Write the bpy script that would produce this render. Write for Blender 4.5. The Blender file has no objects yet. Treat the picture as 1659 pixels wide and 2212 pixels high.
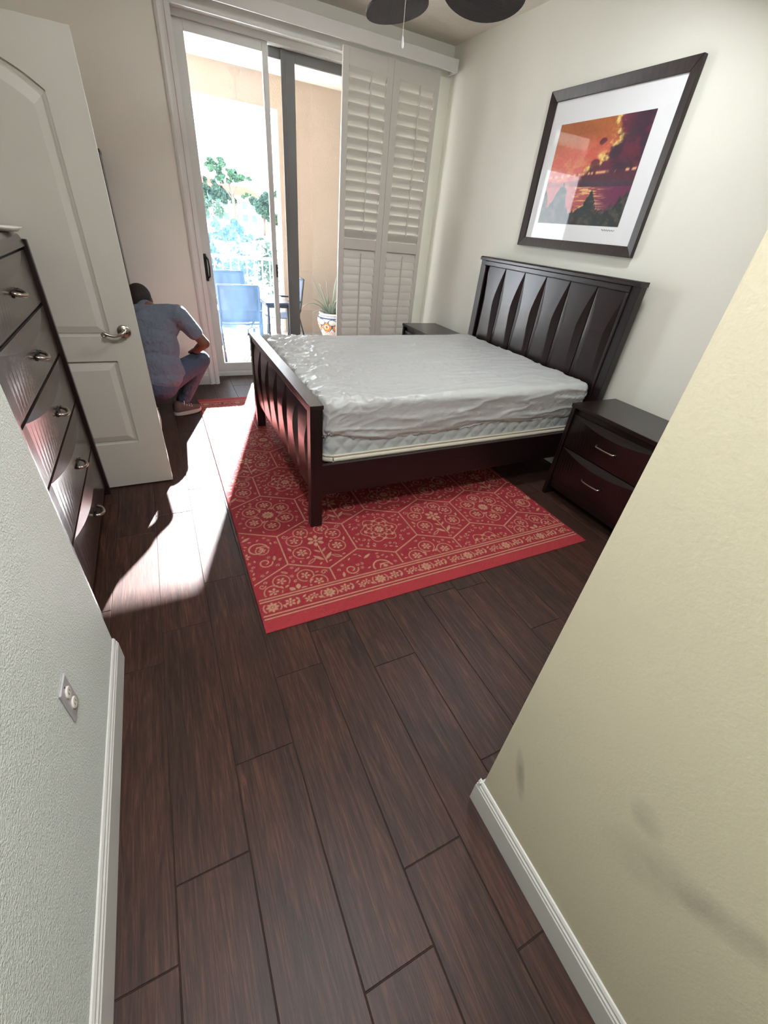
import bpy, bmesh, math, random
import numpy as np
from mathutils import Vector, Matrix

random.seed(7)
rng = np.random.default_rng(7)
scene = bpy.context.scene
COL = scene.collection

# ------------------------------------------------------------------ camera
YAW, PITCH, ROLL, FPX = 0.507857185, 0.602499814, -0.111470939, 890.767
EYE = Vector((0.0, 0.0, 1.6))
_f = Vector((math.sin(YAW) * math.cos(PITCH), math.cos(YAW) * math.cos(PITCH), -math.sin(PITCH)))
_r = Vector((math.cos(YAW), -math.sin(YAW), 0.0))
_d = _f.cross(_r)
_r2 = math.cos(ROLL) * _r + math.sin(ROLL) * _d
_d2 = -math.sin(ROLL) * _r + math.cos(ROLL) * _d
cam_data = bpy.data.cameras.new('camera')
cam = bpy.data.objects.new('camera', cam_data)
COL.objects.link(cam)
M = Matrix.Identity(4)
for i in range(3):
    M[i][0] = _r2[i]; M[i][1] = -_d2[i]; M[i][2] = -_f[i]; M[i][3] = EYE[i]
cam.matrix_world = M
cam_data.sensor_fit = 'HORIZONTAL'
cam_data.sensor_width = 36.0
cam_data.lens = 36.0 * FPX / 1659.0
cam_data.clip_start = 0.02
cam_data.clip_end = 800
scene.camera = cam

# ------------------------------------------------------------------ world, sun, fill lights, exposure
SUN_TAN = 0.4217
SUN_DIR = Vector((-0.319, -1.0, -SUN_TAN * 1.0497)).normalized()      # direction the light travels
world = bpy.data.worlds.new('sky')
scene.world = world
world.use_nodes = True
wn = world.node_tree.nodes; wl = world.node_tree.links
# bright hazy sky, nearly even, a little bluer overhead
tcw = wn.new('ShaderNodeTexCoord'); spw = wn.new('ShaderNodeSeparateXYZ'); rmp = wn.new('ShaderNodeValToRGB')
wl.new(tcw.outputs['Generated'], spw.inputs[0]); wl.new(spw.outputs[2], rmp.inputs[0])
rmp.color_ramp.elements[0].position = 0.0; rmp.color_ramp.elements[0].color = (0.90, 0.96, 1.0, 1)
rmp.color_ramp.elements[1].position = 0.9; rmp.color_ramp.elements[1].color = (0.62, 0.79, 1.0, 1)
wl.new(rmp.outputs[0], wn['Background'].inputs['Color'])
wn['Background'].inputs['Strength'].default_value = 6.0
sun_data = bpy.data.lights.new('sun', 'SUN')
sun_data.energy = 41.0
sun_data.color = (0.97, 0.97, 1.0)
sun_data.angle = math.radians(0.6)
sun = bpy.data.objects.new('sun', sun_data)
COL.objects.link(sun)
sun.rotation_euler = SUN_DIR.to_track_quat('-Z', 'Y').to_euler()
sun.location = (4, 12, 8)

def area(name, loc, size, energy, color, target):
    d = bpy.data.lights.new(name, 'AREA')
    d.shape = 'DISK'; d.size = size; d.energy = energy; d.color = color
    o = bpy.data.objects.new(name, d); COL.objects.link(o)
    o.location = loc
    o.rotation_euler = (Vector(target) - Vector(loc)).to_track_quat('-Z', 'Y').to_euler()
    return o
area('hall_fill_light', (0.14, 0.35, 3.0), 0.5, 21.0, (0.97, 0.97, 1.0), (0.14, 0.35, 0))  # unseen fill light added over the hall to brighten its walls
area('room_fill_light', (2.15, 1.9, 3.0), 0.4, 17.0, (0.93, 0.97, 1.0), (0.9, 3.1, 0.5))  # added fill with no fixture, lifts the right wall and bed

scene.view_settings.view_transform = 'Standard'
scene.view_settings.look = 'None'
scene.view_settings.gamma = 1.0
scene.view_settings.use_curve_mapping = False
scene.view_settings.exposure = 1.25
scene.cycles.use_denoising = True
scene.cycles.use_adaptive_sampling = True
scene.cycles.adaptive_threshold = 0.045
scene.cycles.adaptive_min_samples = 16
scene.cycles.max_bounces = 7
scene.cycles.diffuse_bounces = 5
scene.cycles.glossy_bounces = 3
scene.cycles.transmission_bounces = 3
scene.cycles.transparent_max_bounces = 10
scene.cycles.sample_clamp_indirect = 6.0
scene.cycles.caustics_reflective = False
scene.cycles.caustics_refractive = False

# ------------------------------------------------------------------ helpers
def srgb(r, g, b):
    def c(v):
        v /= 255.0
        return v / 12.92 if v <= 0.04045 else ((v + 0.055) / 1.055) ** 2.4
    return (c(r), c(g), c(b), 1.0)

WLOC = {}

class MB:
    def __init__(self):
        self.v = []; self.f = []
    def add(self, v, f):
        n = len(self.v)
        self.v.extend([tuple(p) for p in v])
        self.f.extend([tuple(i + n for i in q) for q in f])
        return self
    def box(self, x0, x1, y0, y1, z0, z1):
        v = [(x0, y0, z0), (x1, y0, z0), (x1, y1, z0), (x0, y1, z0), (x0, y0, z1), (x1, y0, z1), (x1, y1, z1), (x0, y1, z1)]
        f = [(0, 3, 2, 1), (4, 5, 6, 7), (0, 1, 5, 4), (1, 2, 6, 5), (2, 3, 7, 6), (3, 0, 4, 7)]
        return self.add(v, f)
    def prism(self, poly, axis, a, b):
        """poly: 2D outline; axis: 0/1/2 extrusion axis from a to b"""
        n = len(poly)
        def P(q, t):
            if axis == 0: return (t, q[0], q[1])
            if axis == 1: return (q[0], t, q[1])
            return (q[0], q[1], t)
        v = [P(q, a) for q in poly] + [P(q, b) for q in poly]
        f = [tuple(range(n - 1, -1, -1)), tuple(range(n, 2 * n))]
        f += [(i, (i + 1) % n, n + (i + 1) % n, n + i) for i in range(n)]
        return self.add(v, f)
    def tube(self, pts, radii, n=10, cap=True, flat=1.0, updir=None):
        pts = [Vector(p) for p in pts]
        if not hasattr(radii, '__len__'): radii = [radii] * len(pts)
        rings = []
        prev = None
        for i, p in enumerate(pts):
            t = (pts[min(i + 1, len(pts) - 1)] - pts[max(i - 1, 0)])
            if t.length < 1e-9: t = Vector((0, 0, 1))
            t.normalize()
            u = prev if prev is not None else (Vector(updir) if updir else (Vector((0, 0, 1)) if abs(t.z) < 0.9 else Vector((1, 0, 0))))
            a = t.cross(u)
            if a.length < 1e-6: a = t.orthogonal()
            a.normalize(); b = a.cross(t).normalized()
            prev = b
            rings.append([p + (a * math.cos(2 * math.pi * k / n) + b * (math.sin(2 * math.pi * k / n) * flat)) * radii[i] for k in range(n)])
        v = [q for r in rings for q in r]
        f = []
        for i in range(len(rings) - 1):
            for k in range(n):
                k2 = (k + 1) % n
                f.append((i * n + k, i * n + k2, (i + 1) * n + k2, (i + 1) * n + k))
        if cap:
            f.append(tuple(range(n - 1, -1, -1)))
            f.append(tuple((len(rings) - 1) * n + k for k in range(n)))
        return self.add(v, f)
    def capsule(self, p0, p1, r0, r1, n=14):
        p0 = Vector(p0); p1 = Vector(p1); d = p1 - p0
        L = max(d.length, 1e-6); t = d / L
        pts = []; rad = []
        for k in range(5):
            a = -math.pi / 2 + (k + 0.4) * math.pi / 10.8
            pts.append(p0 + t * (r0 * math.sin(a))); rad.append(r0 * math.cos(a))
        pts.append(p0); rad.append(r0); pts.append(p1); rad.append(r1)
        for k in range(5):
            a = (k + 1) * math.pi / 10.8
            pts.append(p1 + t * (r1 * math.sin(a))); rad.append(r1 * math.cos(a))
        return self.tube(pts, rad, n)
    def ellipsoid(self, c, r, n=16, rot=None):
        c = Vector(c); v = []; f = []
        m = n // 2
        for i in range(1, m):
            th = math.pi * i / m
            for k in range(n):
                ph = 2 * math.pi * k / n
                q = Vector((r[0] * math.sin(th) * math.cos(ph), r[1] * math.sin(th) * math.sin(ph), r[2] * math.cos(th)))
                if rot is not None: q = rot @ q
                v.append(c + q)
        q = Vector((0, 0, r[2])); q2 = Vector((0, 0, -r[2]))
        if rot is not None: q = rot @ q; q2 = rot @ q2
        v.append(c + q); v.append(c + q2)
        for i in range(m - 2):
            for k in range(n):
                k2 = (k + 1) % n
                f.append((i * n + k, (i + 1) * n + k, (i + 1) * n + k2, i * n + k2))
        top = len(v) - 2
        for k in range(n):
            k2 = (k + 1) % n
            f.append((top, k, k2)); f.append((top + 1, (m - 2) * n + k2, (m - 2) * n + k))
        return self.add(v, f)
    def lathe(self, prof, c, n=32, cap=True):
        c = Vector(c)
        v = [c + Vector((r * math.cos(2 * math.pi * k / n), r * math.sin(2 * math.pi * k / n), z)) for r, z in prof for k in range(n)]
        f = []
        for i in range(len(prof) - 1):
            for k in range(n):
                k2 = (k + 1) % n
                f.append((i * n + k, i * n + k2, (i + 1) * n + k2, (i + 1) * n + k))
        if cap:
            f.append(tuple(range(n - 1, -1, -1)))
            f.append(tuple((len(prof) - 1) * n + k for k in range(n)))
        return self.add(v, f)
    def transform(self, fn):
        self.v = [tuple(fn(Vector(p))) for p in self.v]
        return self
    def build(self, name, mat, parent=None, bevel=0.0, smooth=False, origin=None, seg=2):
        off = Vector(WLOC.get(parent.name, (0, 0, 0))) if parent else Vector(origin or (0, 0, 0))
        me = bpy.data.meshes.new(name)
        me.from_pydata([tuple(Vector(p) - off) for p in self.v], [], self.f)
        me.validate()
        bm = bmesh.new(); bm.from_mesh(me)
        bmesh.ops.recalc_face_normals(bm, faces=bm.faces)
        bm.to_mesh(me); bm.free()
        if mat: me.materials.append(mat)
        if smooth:
            me.polygons.foreach_set('use_smooth', [True] * len(me.polygons))
        o = bpy.data.objects.new(name, me)
        COL.objects.link(o)
        if parent:
            o.parent = parent
        else:
            o.location = off
        WLOC[o.name] = tuple(off)
        if bevel > 0:
            b = o.modifiers.new('bevel', 'BEVEL'); b.width = bevel; b.segments = seg; b.limit_method = 'ANGLE'; b.angle_limit = math.radians(40)
            b.harden_normals = False
        return o

def empty(name, loc):
    o = bpy.data.objects.new(name, None)
    COL.objects.link(o); o.location = loc
    o.empty_display_size = 0.1
    WLOC[o.name] = tuple(loc)
    return o

def tag(o, label, cat, group=None, kind=None):
    o['label'] = label; o['category'] = cat
    if group: o['group'] = group
    if kind: o['kind'] = kind
    return o

def structure(o, label=None, cat=None):
    o['kind'] = 'structure'
    if label: o['label'] = label
    if cat: o['category'] = cat
    return o

def copy_part(src, parent, loc=None, rot=None):
    c = src.copy()
    COL.objects.link(c); c.parent = parent
    if loc is not None: c.location = loc
    if rot is not None: c.rotation_euler = rot
    WLOC[c.name] = WLOC.get(parent.name, (0, 0, 0))
    return c

def copy_tree(o, parent=None):
    c = o.copy(); COL.objects.link(c)
    if parent: c.parent = parent
    for ch in list(o.children):
        copy_tree(ch, c)
    return c

def grid_mesh(name, P, mat, parent=None, colors=None, smooth=True, origin=None, close_u=False):
    """P: array (nv, nu, 3) of world points"""
    nv, nu = P.shape[:2]
    off = np.array(WLOC.get(parent.name, (0, 0, 0)) if parent else (origin or (0, 0, 0)))
    V = (P.reshape(-1, 3) - off).astype(np.float32)
    idx = np.arange(nv * nu).reshape(nv, nu)
    if close_u:
        a = idx[:-1]; b = np.roll(idx, -1, 1)[:-1]; c = np.roll(idx, -1, 1)[1:]; d = idx[1:]
    else:
        a = idx[:-1, :-1]; b = idx[:-1, 1:]; c = idx[1:, 1:]; d = idx[1:, :-1]
    F = np.stack([a, b, c, d], -1).reshape(-1, 4)
    me = bpy.data.meshes.new(name)
    me.vertices.add(len(V)); me.vertices.foreach_set('co', V.ravel())
    me.loops.add(F.size); me.loops.foreach_set('vertex_index', F.ravel().astype(np.int32))
    me.polygons.add(len(F))
    me.polygons.foreach_set('loop_start', np.arange(0, F.size, 4, dtype=np.int32))
    me.polygons.foreach_set('loop_total', np.full(len(F), 4, dtype=np.int32))
    if smooth: me.polygons.foreach_set('use_smooth', np.ones(len(F), dtype=bool))
    me.update(calc_edges=True)
    if colors is not None:
        ca = me.color_attributes.new('pattern', 'FLOAT_COLOR', 'POINT')
        C4 = np.ones((nv * nu, 4), np.float32); C4[:, :3] = colors.reshape(-1, 3)
        ca.data.foreach_set('color', C4.ravel())
    me.materials.append(mat)
    o = bpy.data.objects.new(name, me); COL.objects.link(o)
    if parent: o.parent = parent
    else: o.location = tuple(off)
    WLOC[o.name] = tuple(off)
    return o

# value noise for patterns and wrinkles
def _hash(ix, iy, seed):
    h = (ix.astype(np.int64) * 374761393 + iy.astype(np.int64) * 668265263 + seed * 974711) & 0x7fffffff
    h = ((h ^ (h >> 13)) * 1274126177) & 0x7fffffff
    return ((h ^ (h >> 16)) & 0xffff) / 65535.0
def vnoise(x, y, seed=0):
    ix = np.floor(x); iy = np.floor(y); fx = x - ix; fy = y - iy
    fx = fx * fx * (3 - 2 * fx); fy = fy * fy * (3 - 2 * fy)
    a = _hash(ix, iy, seed); b = _hash(ix + 1, iy, seed); c = _hash(ix, iy + 1, seed); d = _hash(ix + 1, iy + 1, seed)
    return (a * (1 - fx) + b * fx) * (1 - fy) + (c * (1 - fx) + d * fx) * fy
def fbm(x, y, seed=0, oct=4):
    s = 0; a = 0.5; t = 0
    for i in range(oct):
        s = s + a * vnoise(x * 2 ** i, y * 2 ** i, seed + i * 17); t += a; a *= 0.5
    return s / t
def sstep(a, b, x):
    t = np.clip((x - a) / (b - a), 0, 1); return t * t * (3 - 2 * t)

# ------------------------------------------------------------------ materials
def new_mat(name):
    m = bpy.data.materials.new(name); m.use_nodes = True
    nt = m.node_tree
    return m, nt, nt.nodes['Principled BSDF']

def mat(name, color, rough=0.5, metal=0.0, spec=0.5, bump=None, var=None, coat=0.0, coords='Object', sheen=0.0):
    """bump=(scale, strength, distance); var=(scale, amount) soft tone variation"""
    m, nt, b = new_mat(name)
    b.inputs['Base Color'].default_value = color
    b.inputs['Roughness'].default_value = rough
    b.inputs['Metallic'].default_value = metal
    b.inputs['Specular IOR Level'].default_value = spec
    b.inputs['Coat Weight'].default_value = coat
    b.inputs['Coat Roughness'].default_value = 0.15
    if sheen: b.inputs['Sheen Weight'].default_value = sheen
    geo = nt.nodes.new('ShaderNodeNewGeometry')
    pos = geo.outputs['Position']
    if coords == 'Object':
        pos = nt.nodes.new('ShaderNodeTexCoord').outputs['Object']
    if bump:
        n = nt.nodes.new('ShaderNodeTexNoise'); n.inputs['Scale'].default_value = bump[0]; n.inputs['Detail'].default_value = 3
        nt.links.new(pos, n.inputs['Vector'])
        bp = nt.nodes.new('ShaderNodeBump'); bp.inputs['Strength'].default_value = bump[1]; bp.inputs['Distance'].default_value = bump[2]
        nt.links.new(n.outputs['Fac'], bp.inputs['Height']); nt.links.new(bp.outputs['Normal'], b.inputs['Normal'])
    if var:
        n = nt.nodes.new('ShaderNodeTexNoise'); n.inputs['Scale'].default_value = var[0]; n.inputs['Detail'].default_value = 4
        nt.links.new(pos, n.inputs['Vector'])
        hsv = nt.nodes.new('ShaderNodeHueSaturation'); hsv.inputs['Color'].default_value = color
        mr = nt.nodes.new('ShaderNodeMapRange'); mr.inputs[3].default_value = 1 - var[1]; mr.inputs[4].default_value = 1 + var[1]
        nt.links.new(n.outputs['Fac'], mr.inputs[0]); nt.links.new(mr.outputs[0], hsv.inputs['Value'])
        nt.links.new(hsv.outputs['Color'], b.inputs['Base Color'])
    return m

def wood(name, dark, light, rough, axis, scale=1.0, coat=0.0, bump=0.15, spec=0.5):
    """stained wood with grain running along an object axis"""
    m, nt, b = new_mat(name)
    tc = nt.nodes.new('ShaderNodeTexCoord')
    mp = nt.nodes.new('ShaderNodeMapping')
    s = [60.0 * scale] * 3; s[axis] = 3.0 * scale
    mp.inputs['Scale'].default_value = s
    nt.links.new(tc.outputs['Object'], mp.inputs['Vector'])
    n = nt.nodes.new('ShaderNodeTexNoise'); n.inputs['Scale'].default_value = 1.0; n.inputs['Detail'].default_value = 6; n.inputs['Roughness'].default_value = 0.6
    nt.links.new(mp.outputs[0], n.inputs['Vector'])
    cr = nt.nodes.new('ShaderNodeValToRGB')
    cr.color_ramp.elements[0].position = 0.35; cr.color_ramp.elements[0].color = dark
    cr.color_ramp.elements[1].position = 0.7; cr.color_ramp.elements[1].color = light
    nt.links.new(n.outputs['Fac'], cr.inputs[0]); nt.links.new(cr.outputs[0], b.inputs['Base Color'])
    b.inputs['Roughness'].default_value = rough
    b.inputs['Specular IOR Level'].default_value = spec
    b.inputs['Coat Weight'].default_value = coat; b.inputs['Coat Roughness'].default_value = 0.2
    bp = nt.nodes.new('ShaderNodeBump'); bp.inputs['Strength'].default_value = bump; bp.inputs['Distance'].default_value = 0.001
    nt.links.new(n.outputs['Fac'], bp.inputs['Height']); nt.links.new(bp.outputs[0], b.inputs['Normal'])
    return m

def attr_mat(name, rough, bump=None, spec=0.4):
    m, nt, b = new_mat(name)
    a = nt.nodes.new('ShaderNodeAttribute'); a.attribute_name = 'pattern'
    nt.links.new(a.outputs['Color'], b.inputs['Base Color'])
    b.inputs['Roughness'].default_value = rough
    b.inputs['Specular IOR Level'].default_value = spec
    return m, nt, b

WALL = srgb(232, 231, 220)
def wall_mat(name, color, scale=170, strength=0.5, dist=0.003, scuff=False):
    m, nt, b = new_mat(name)
    b.inputs['Roughness'].default_value = 0.55
    b.inputs['Specular IOR Level'].default_value = 0.35
    g = nt.nodes.new('ShaderNodeNewGeometry')
    n = nt.nodes.new('ShaderNodeTexNoise'); n.inputs['Scale'].default_value = scale; n.inputs['Detail'].default_value = 2
    nt.links.new(g.outputs['Position'], n.inputs['Vector'])
    bp = nt.nodes.new('ShaderNodeBump'); bp.inputs['Strength'].default_value = strength; bp.inputs['Distance'].default_value = dist
    nt.links.new(n.outputs['Fac'], bp.inputs['Height']); nt.links.new(bp.outputs[0], b.inputs['Normal'])
    n2 = nt.nodes.new('ShaderNodeTexNoise'); n2.inputs['Scale'].default_value = 1.3; n2.inputs['Detail'].default_value = 5
    nt.links.new(g.outputs['Position'], n2.inputs['Vector'])
    cr = nt.nodes.new('ShaderNodeValToRGB')
    cr.color_ramp.elements[0].position = 0.3; cr.color_ramp.elements[0].color = tuple(c * 0.955 for c in color[:3]) + (1,)
    cr.color_ramp.elements[1].position = 0.7; cr.color_ramp.elements[1].color = color
    nt.links.new(n2.outputs['Fac'], cr.inputs[0])
    last = cr.outputs[0]
    if scuff:
        # grey rub marks: smudges with an outline of their own, laid on the paint (y, z, half length, half width, tilt, strength)
        sep = nt.nodes.new('ShaderNodeSeparateXYZ'); nt.links.new(g.outputs['Position'], sep.inputs[0])
        def M2(op, a, c, clamp=False):
            k = nt.nodes.new('ShaderNodeMath'); k.operation = op; k.use_clamp = clamp
            for i, q in enumerate((a, c)):
                if isinstance(q, (int, float)): k.inputs[i].default_value = q
                elif q is not None: nt.links.new(q, k.inputs[i])
            return k.outputs[0]
        wob = M2('MULTIPLY', M2('SUBTRACT', n2.outputs['Fac'], 0.5), 0.10)
        total = None
        for (cy, cz, la, lb, ang, st) in scuff:
            dy = M2('ADD', M2('SUBTRACT', sep.outputs[1], cy), wob); dz = M2('SUBTRACT', sep.outputs[2], cz)
            ca, sa = math.cos(ang), math.sin(ang)
            u = M2('ADD', M2('MULTIPLY', dy, ca / la), M2('MULTIPLY', dz, sa / la))
            v = M2('ADD', M2('MULTIPLY', dy, -sa / lb), M2('MULTIPLY', dz, ca / lb))
            r2 = M2('ADD', M2('MULTIPLY', u, u), M2('MULTIPLY', v, v))
            w = M2('MULTIPLY', M2('SUBTRACT', 1.0, r2, True), st)
            total = w if total is None else M2('MAXIMUM', total, w)
        n3 = nt.nodes.new('ShaderNodeTexNoise'); n3.inputs['Scale'].default_value = 26; n3.inputs['Detail'].default_value = 5
        nt.links.new(g.outputs['Position'], n3.inputs['Vector'])
        total = M2('MULTIPLY', total, n3.outputs['Fac'])
        mx = nt.nodes.new('ShaderNodeMixRGB'); mx.inputs[2].default_value = srgb(112, 104, 98)
        nt.links.new(total, mx.inputs[0]); nt.links.new(last, mx.inputs[1]); last = mx.outputs[0]
    nt.links.new(last, b.inputs['Base Color'])
    return m

M_WALL = wall_mat('cream_wall_paint', WALL, 120, 0.25, 0.002)
M_WALL_HALL = wall_mat('orange_peel_wall_paint', srgb(228, 236, 230), 210, 0.9, 0.004)
M_WALL_SCUFF = wall_mat('scuffed_wall_paint', srgb(214, 205, 180), 150, 0.25, 0.002,
                        scuff=[(0.265, 0.365, 0.10, 0.020, 1.17, 0.85), (0.03, 0.69, 0.045, 0.035, 1.1, 0.45), (-0.09, 0.655, 0.16, 0.045, 2.48, 0.55), (-0.02, 0.60, 0.12, 0.07, 2.3, 0.3)])
M_CEIL = wall_mat('ceiling_paint', srgb(226, 219, 208), 90, 0.8, 0.006)
M_TRIM = mat('white_trim_paint', srgb(216, 216, 211), 0.38, bump=(40, 0.05, 0.001))
M_FRAME = mat('white_aluminium', srgb(204, 204, 200), 0.4)
M_FRAME_DARK = mat('grey_aluminium', srgb(104, 104, 102), 0.45)
M_DOOR = mat('door_paint', srgb(196, 194, 184), 0.45, bump=(60, 0.06, 0.001))
M_SHUT = mat('shutter_paint', srgb(206, 202, 194), 0.42)
M_ESP = wood('espresso_wood', srgb(21, 12, 13), srgb(36, 21, 22), 0.32, 2, coat=0.25)
M_ESP_Y = wood('espresso_wood_across', srgb(21, 12, 13), srgb(36, 22, 22), 0.32, 1, coat=0.25)
M_ESP_X = wood('espresso_wood_rail', srgb(24, 11, 13), srgb(36, 19, 20), 0.38, 0, coat=0.15)
M_PANEL = wood('espresso_panel', srgb(26, 16, 16), srgb(44, 28, 27), 0.27, 2, coat=0.15)
M_DRESS = wood('dresser_lacquer', srgb(46, 34, 30), srgb(74, 56, 48), 0.30, 1, scale=0.6, coat=0.7, bump=0.1)
M_NICKEL = mat('satin_nickel', srgb(176, 170, 160), 0.28, metal=1.0)
M_BLACK = mat('black_metal', srgb(26, 26, 28), 0.4)
M_FRAMEPIC = wood('picture_frame_wood', srgb(30, 20, 19), srgb(54, 40, 37), 0.4, 2)
M_MAT = mat('picture_mat_board', srgb(240, 240, 242), 0.7)
M_PLASTIC = mat('outlet_plastic', srgb(186, 184, 188), 0.35)
M_PLASTIC_W = mat('outlet_white_plastic', srgb(236, 232, 222), 0.35)

def glass_mat(name, haze, tint=(1, 1, 1, 1), refl=0.04):
    m = bpy.data.materials.new(name); m.use_nodes = True
    nt = m.node_tree; nt.nodes.remove(nt.nodes['Principled BSDF'])
    out = nt.nodes['Material Output']
    tr = nt.nodes.new('ShaderNodeBsdfTransparent'); tr.inputs[0].default_value = tint
    gl = nt.nodes.new('ShaderNodeBsdfGlossy'); gl.inputs['Roughness'].default_value = 0.02
    lw = nt.nodes.new('ShaderNodeLayerWeight')
    pw = nt.nodes.new('ShaderNodeMath'); pw.operation = 'POWER'; pw.inputs[1].default_value = 5.0
    nt.links.new(lw.outputs['Facing'], pw.inputs[0])
    fr = nt.nodes.new('ShaderNodeMapRange'); fr.inputs[3].default_value = refl; fr.inputs[4].default_value = 1.0
    nt.links.new(pw.outputs[0], fr.inputs[0])
    mx = nt.nodes.new('ShaderNodeMixShader')
    nt.links.new(fr.outputs[0], mx.inputs[0]); nt.links.new(tr.outputs[0], mx.inputs[1]); nt.links.new(gl.outputs[0], mx.inputs[2])
    last = mx.outputs[0]
    if haze > 0:
        tl = nt.nodes.new('ShaderNodeBsdfTranslucent'); tl.inputs[0].default_value = (0.28, 0.58, 1.0, 1)
        g = nt.nodes.new('ShaderNodeNewGeometry')
        mp = nt.nodes.new('ShaderNodeMapping'); mp.inputs['Scale'].default_value = (14, 14, 4)
        n = nt.nodes.new('ShaderNodeTexNoise'); n.inputs['Scale'].default_value = 1.0; n.inputs['Detail'].default_value = 6
        nt.links.new(g.outputs['Position'], mp.inputs[0]); nt.links.new(mp.outputs[0], n.inputs['Vector'])
        mr = nt.nodes.new('ShaderNodeMapRange'); mr.inputs[1].default_value = 0.3; mr.inputs[2].default_value = 0.7
        mr.inputs[3].default_value = haze * 0.6; mr.inputs[4].default_value = haze * 1.4
        nt.links.new(n.outputs['Fac'], mr.inputs[0])
        m2 = nt.nodes.new('ShaderNodeMixShader')
        nt.links.new(mr.outputs[0], m2.inputs[0]); nt.links.new(last, m2.inputs[1]); nt.links.new(tl.outputs[0], m2.inputs[2])
        last = m2.outputs[0]
    nt.links.new(last, out.inputs['Surface'])
    return m
M_GLASS = glass_mat('dusty_window_glass', 0.013)
M_GLASS2 = glass_mat('clear_window_glass', 0.002)
M_GLASSPIC = glass_mat('picture_glass', 0.0, refl=0.018)

# ------------------------------------------------------------------ room shell
XR, YW, ZC = 2.92, 4.88, 3.045
XHL, YHL = -0.412, 1.392          # hall wall on the left and where it ends
XHR, YHR = 0.683, 0.352           # hall wall on the right and where it ends
XL = -0.95

def floor_material():
    m, nt, b = new_mat('wood_look_tile')
    g = nt.nodes.new('ShaderNodeNewGeometry'); oi = nt.nodes.new('ShaderNodeObjectInfo')
    add = nt.nodes.new('ShaderNodeVectorMath'); add.operation = 'ADD'
    mul = nt.nodes.new('ShaderNodeVectorMath'); mul.operation = 'SCALE'
    cmb = nt.nodes.new('ShaderNodeCombineXYZ')
    nt.links.new(oi.outputs['Random'], cmb.inputs[0]); nt.links.new(oi.outputs['Random'], cmb.inputs[1]); nt.links.new(oi.outputs['Random'], cmb.inputs[2])
    nt.links.new(cmb.outputs[0], mul.inputs[0]); mul.inputs['Scale'].default_value = 37.0
    nt.links.new(g.outputs['Position'], add.inputs[0]); nt.links.new(mul.outputs[0], add.inputs[1])
    def noise(sx, sy, det, rough, dist=0.0):
        mp = nt.nodes.new('ShaderNodeMapping'); mp.inputs['Scale'].default_value = (sx, sy, 1)
        nt.links.new(add.outputs[0], mp.inputs[0])
        n = nt.nodes.new('ShaderNodeTexNoise'); n.inputs['Scale'].default_value = 1; n.inputs['Detail'].default_value = det
        n.inputs['Roughness'].default_value = rough; n.inputs['Distortion'].default_value = dist
        nt.links.new(mp.outputs[0], n.inputs['Vector']); return n.outputs['Fac']
    fine = noise(330, 14, 5, 0.7, 0.4)
    mid = noise(46, 2.6, 5, 0.6, 1.6)
    big = noise(7, 1.6, 3, 0.5, 0.6)
    ramp = nt.nodes.new('ShaderNodeValToRGB')
    e = ramp.color_ramp.elements
    e[0].position = 0.30; e[0].color = srgb(32, 22, 18)
    e[1].position = 0.72; e[1].color = srgb(98, 69, 56)
    k = e.new(0.5); k.color = srgb(62, 43, 36)
    mixf = nt.nodes.new('ShaderNodeMixRGB'); mixf.inputs[0].default_value = 0.45
    nt.links.new(mid, mixf.inputs[1]); nt.links.new(fine, mixf.inputs[2])
    nt.links.new(mixf.outputs[0], ramp.inputs[0])
    tone = nt.nodes.new('ShaderNodeValToRGB')
    t = tone.color_ramp.elements
    t[0].position = 0.3; t[0].color = (0.70, 0.72, 0.72, 1); t[1].position = 0.72; t[1].color = (1.24, 1.02, 0.94, 1)
    nt.links.new(big, tone.inputs[0])
    mx = nt.nodes.new('ShaderNodeMixRGB'); mx.blend_type = 'MULTIPLY'; mx.inputs[0].default_value = 1
    nt.links.new(ramp.outputs[0], mx.inputs[1]); nt.links.new(tone.outputs[0], mx.inputs[2])
    nt.links.new(mx.outputs[0], b.inputs['Base Color'])
    b.inputs['Roughness'].default_value = 0.45
    b.inputs['Specular IOR Level'].default_value = 0.30
    bp = nt.nodes.new('ShaderNodeBump'); bp.inputs['Strength'].default_value = 0.35; bp.inputs['Distance'].default_value = 0.0016
    nt.links.new(mixf.outputs[0], bp.inputs['Height']); nt.links.new(bp.outputs[0], b.inputs['Normal'])
    return m
M_FLOOR = floor_material()
M_GROUT = mat('brown_grout', srgb(46, 35, 31), 0.85)

mb = MB().box(-1.1, 3.07, -2.65, 5.14, -0.12, -0.0025)
floor = structure(mb.build('floor', M_GROUT))
PW, PL = 0.2065, 0.9565
offs = {-1: 0.352, 0: 0.518, 1: 0.780, 2: 0.107, 3: 0.284, 4: 0.0, 8: 0.86}
GAP = 0.0016
plank_cache = {}
def plank(x0, x1, y0, y1):
    key = (round(x1 - x0, 4), round(y1 - y0, 4))
    if key not in plank_cache:
        w, l = x1 - x0 - 2 * GAP, y1 - y0 - 2 * GAP
        c = 0.0012
        m = MB()
        v = [(0, 0, -0.01), (w, 0, -0.01), (w, l, -0.01), (0, l, -0.01), (0, 0, -c), (w, 0, -c), (w, l, -c), (0, l, -c),
             (c, c, 0), (w - c, c, 0), (w - c, l - c, 0), (c, l - c, 0)]
        f = [(0, 1, 5, 4), (1, 2, 6, 5), (2, 3, 7, 6), (3, 0, 4, 7), (4, 5, 9, 8), (5, 6, 10, 9), (6, 7, 11, 10), (7, 4, 8, 11), (8, 9, 10, 11)]
        m.add(v, f)
        o = m.build('plank', M_FLOOR, parent=floor)
        plank_cache[key] = o
    else:
        o = plank_cache[key].copy(); COL.objects.link(o); o.parent = floor
    o.location = (x0 + GAP, y0 + GAP, 0)
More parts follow.
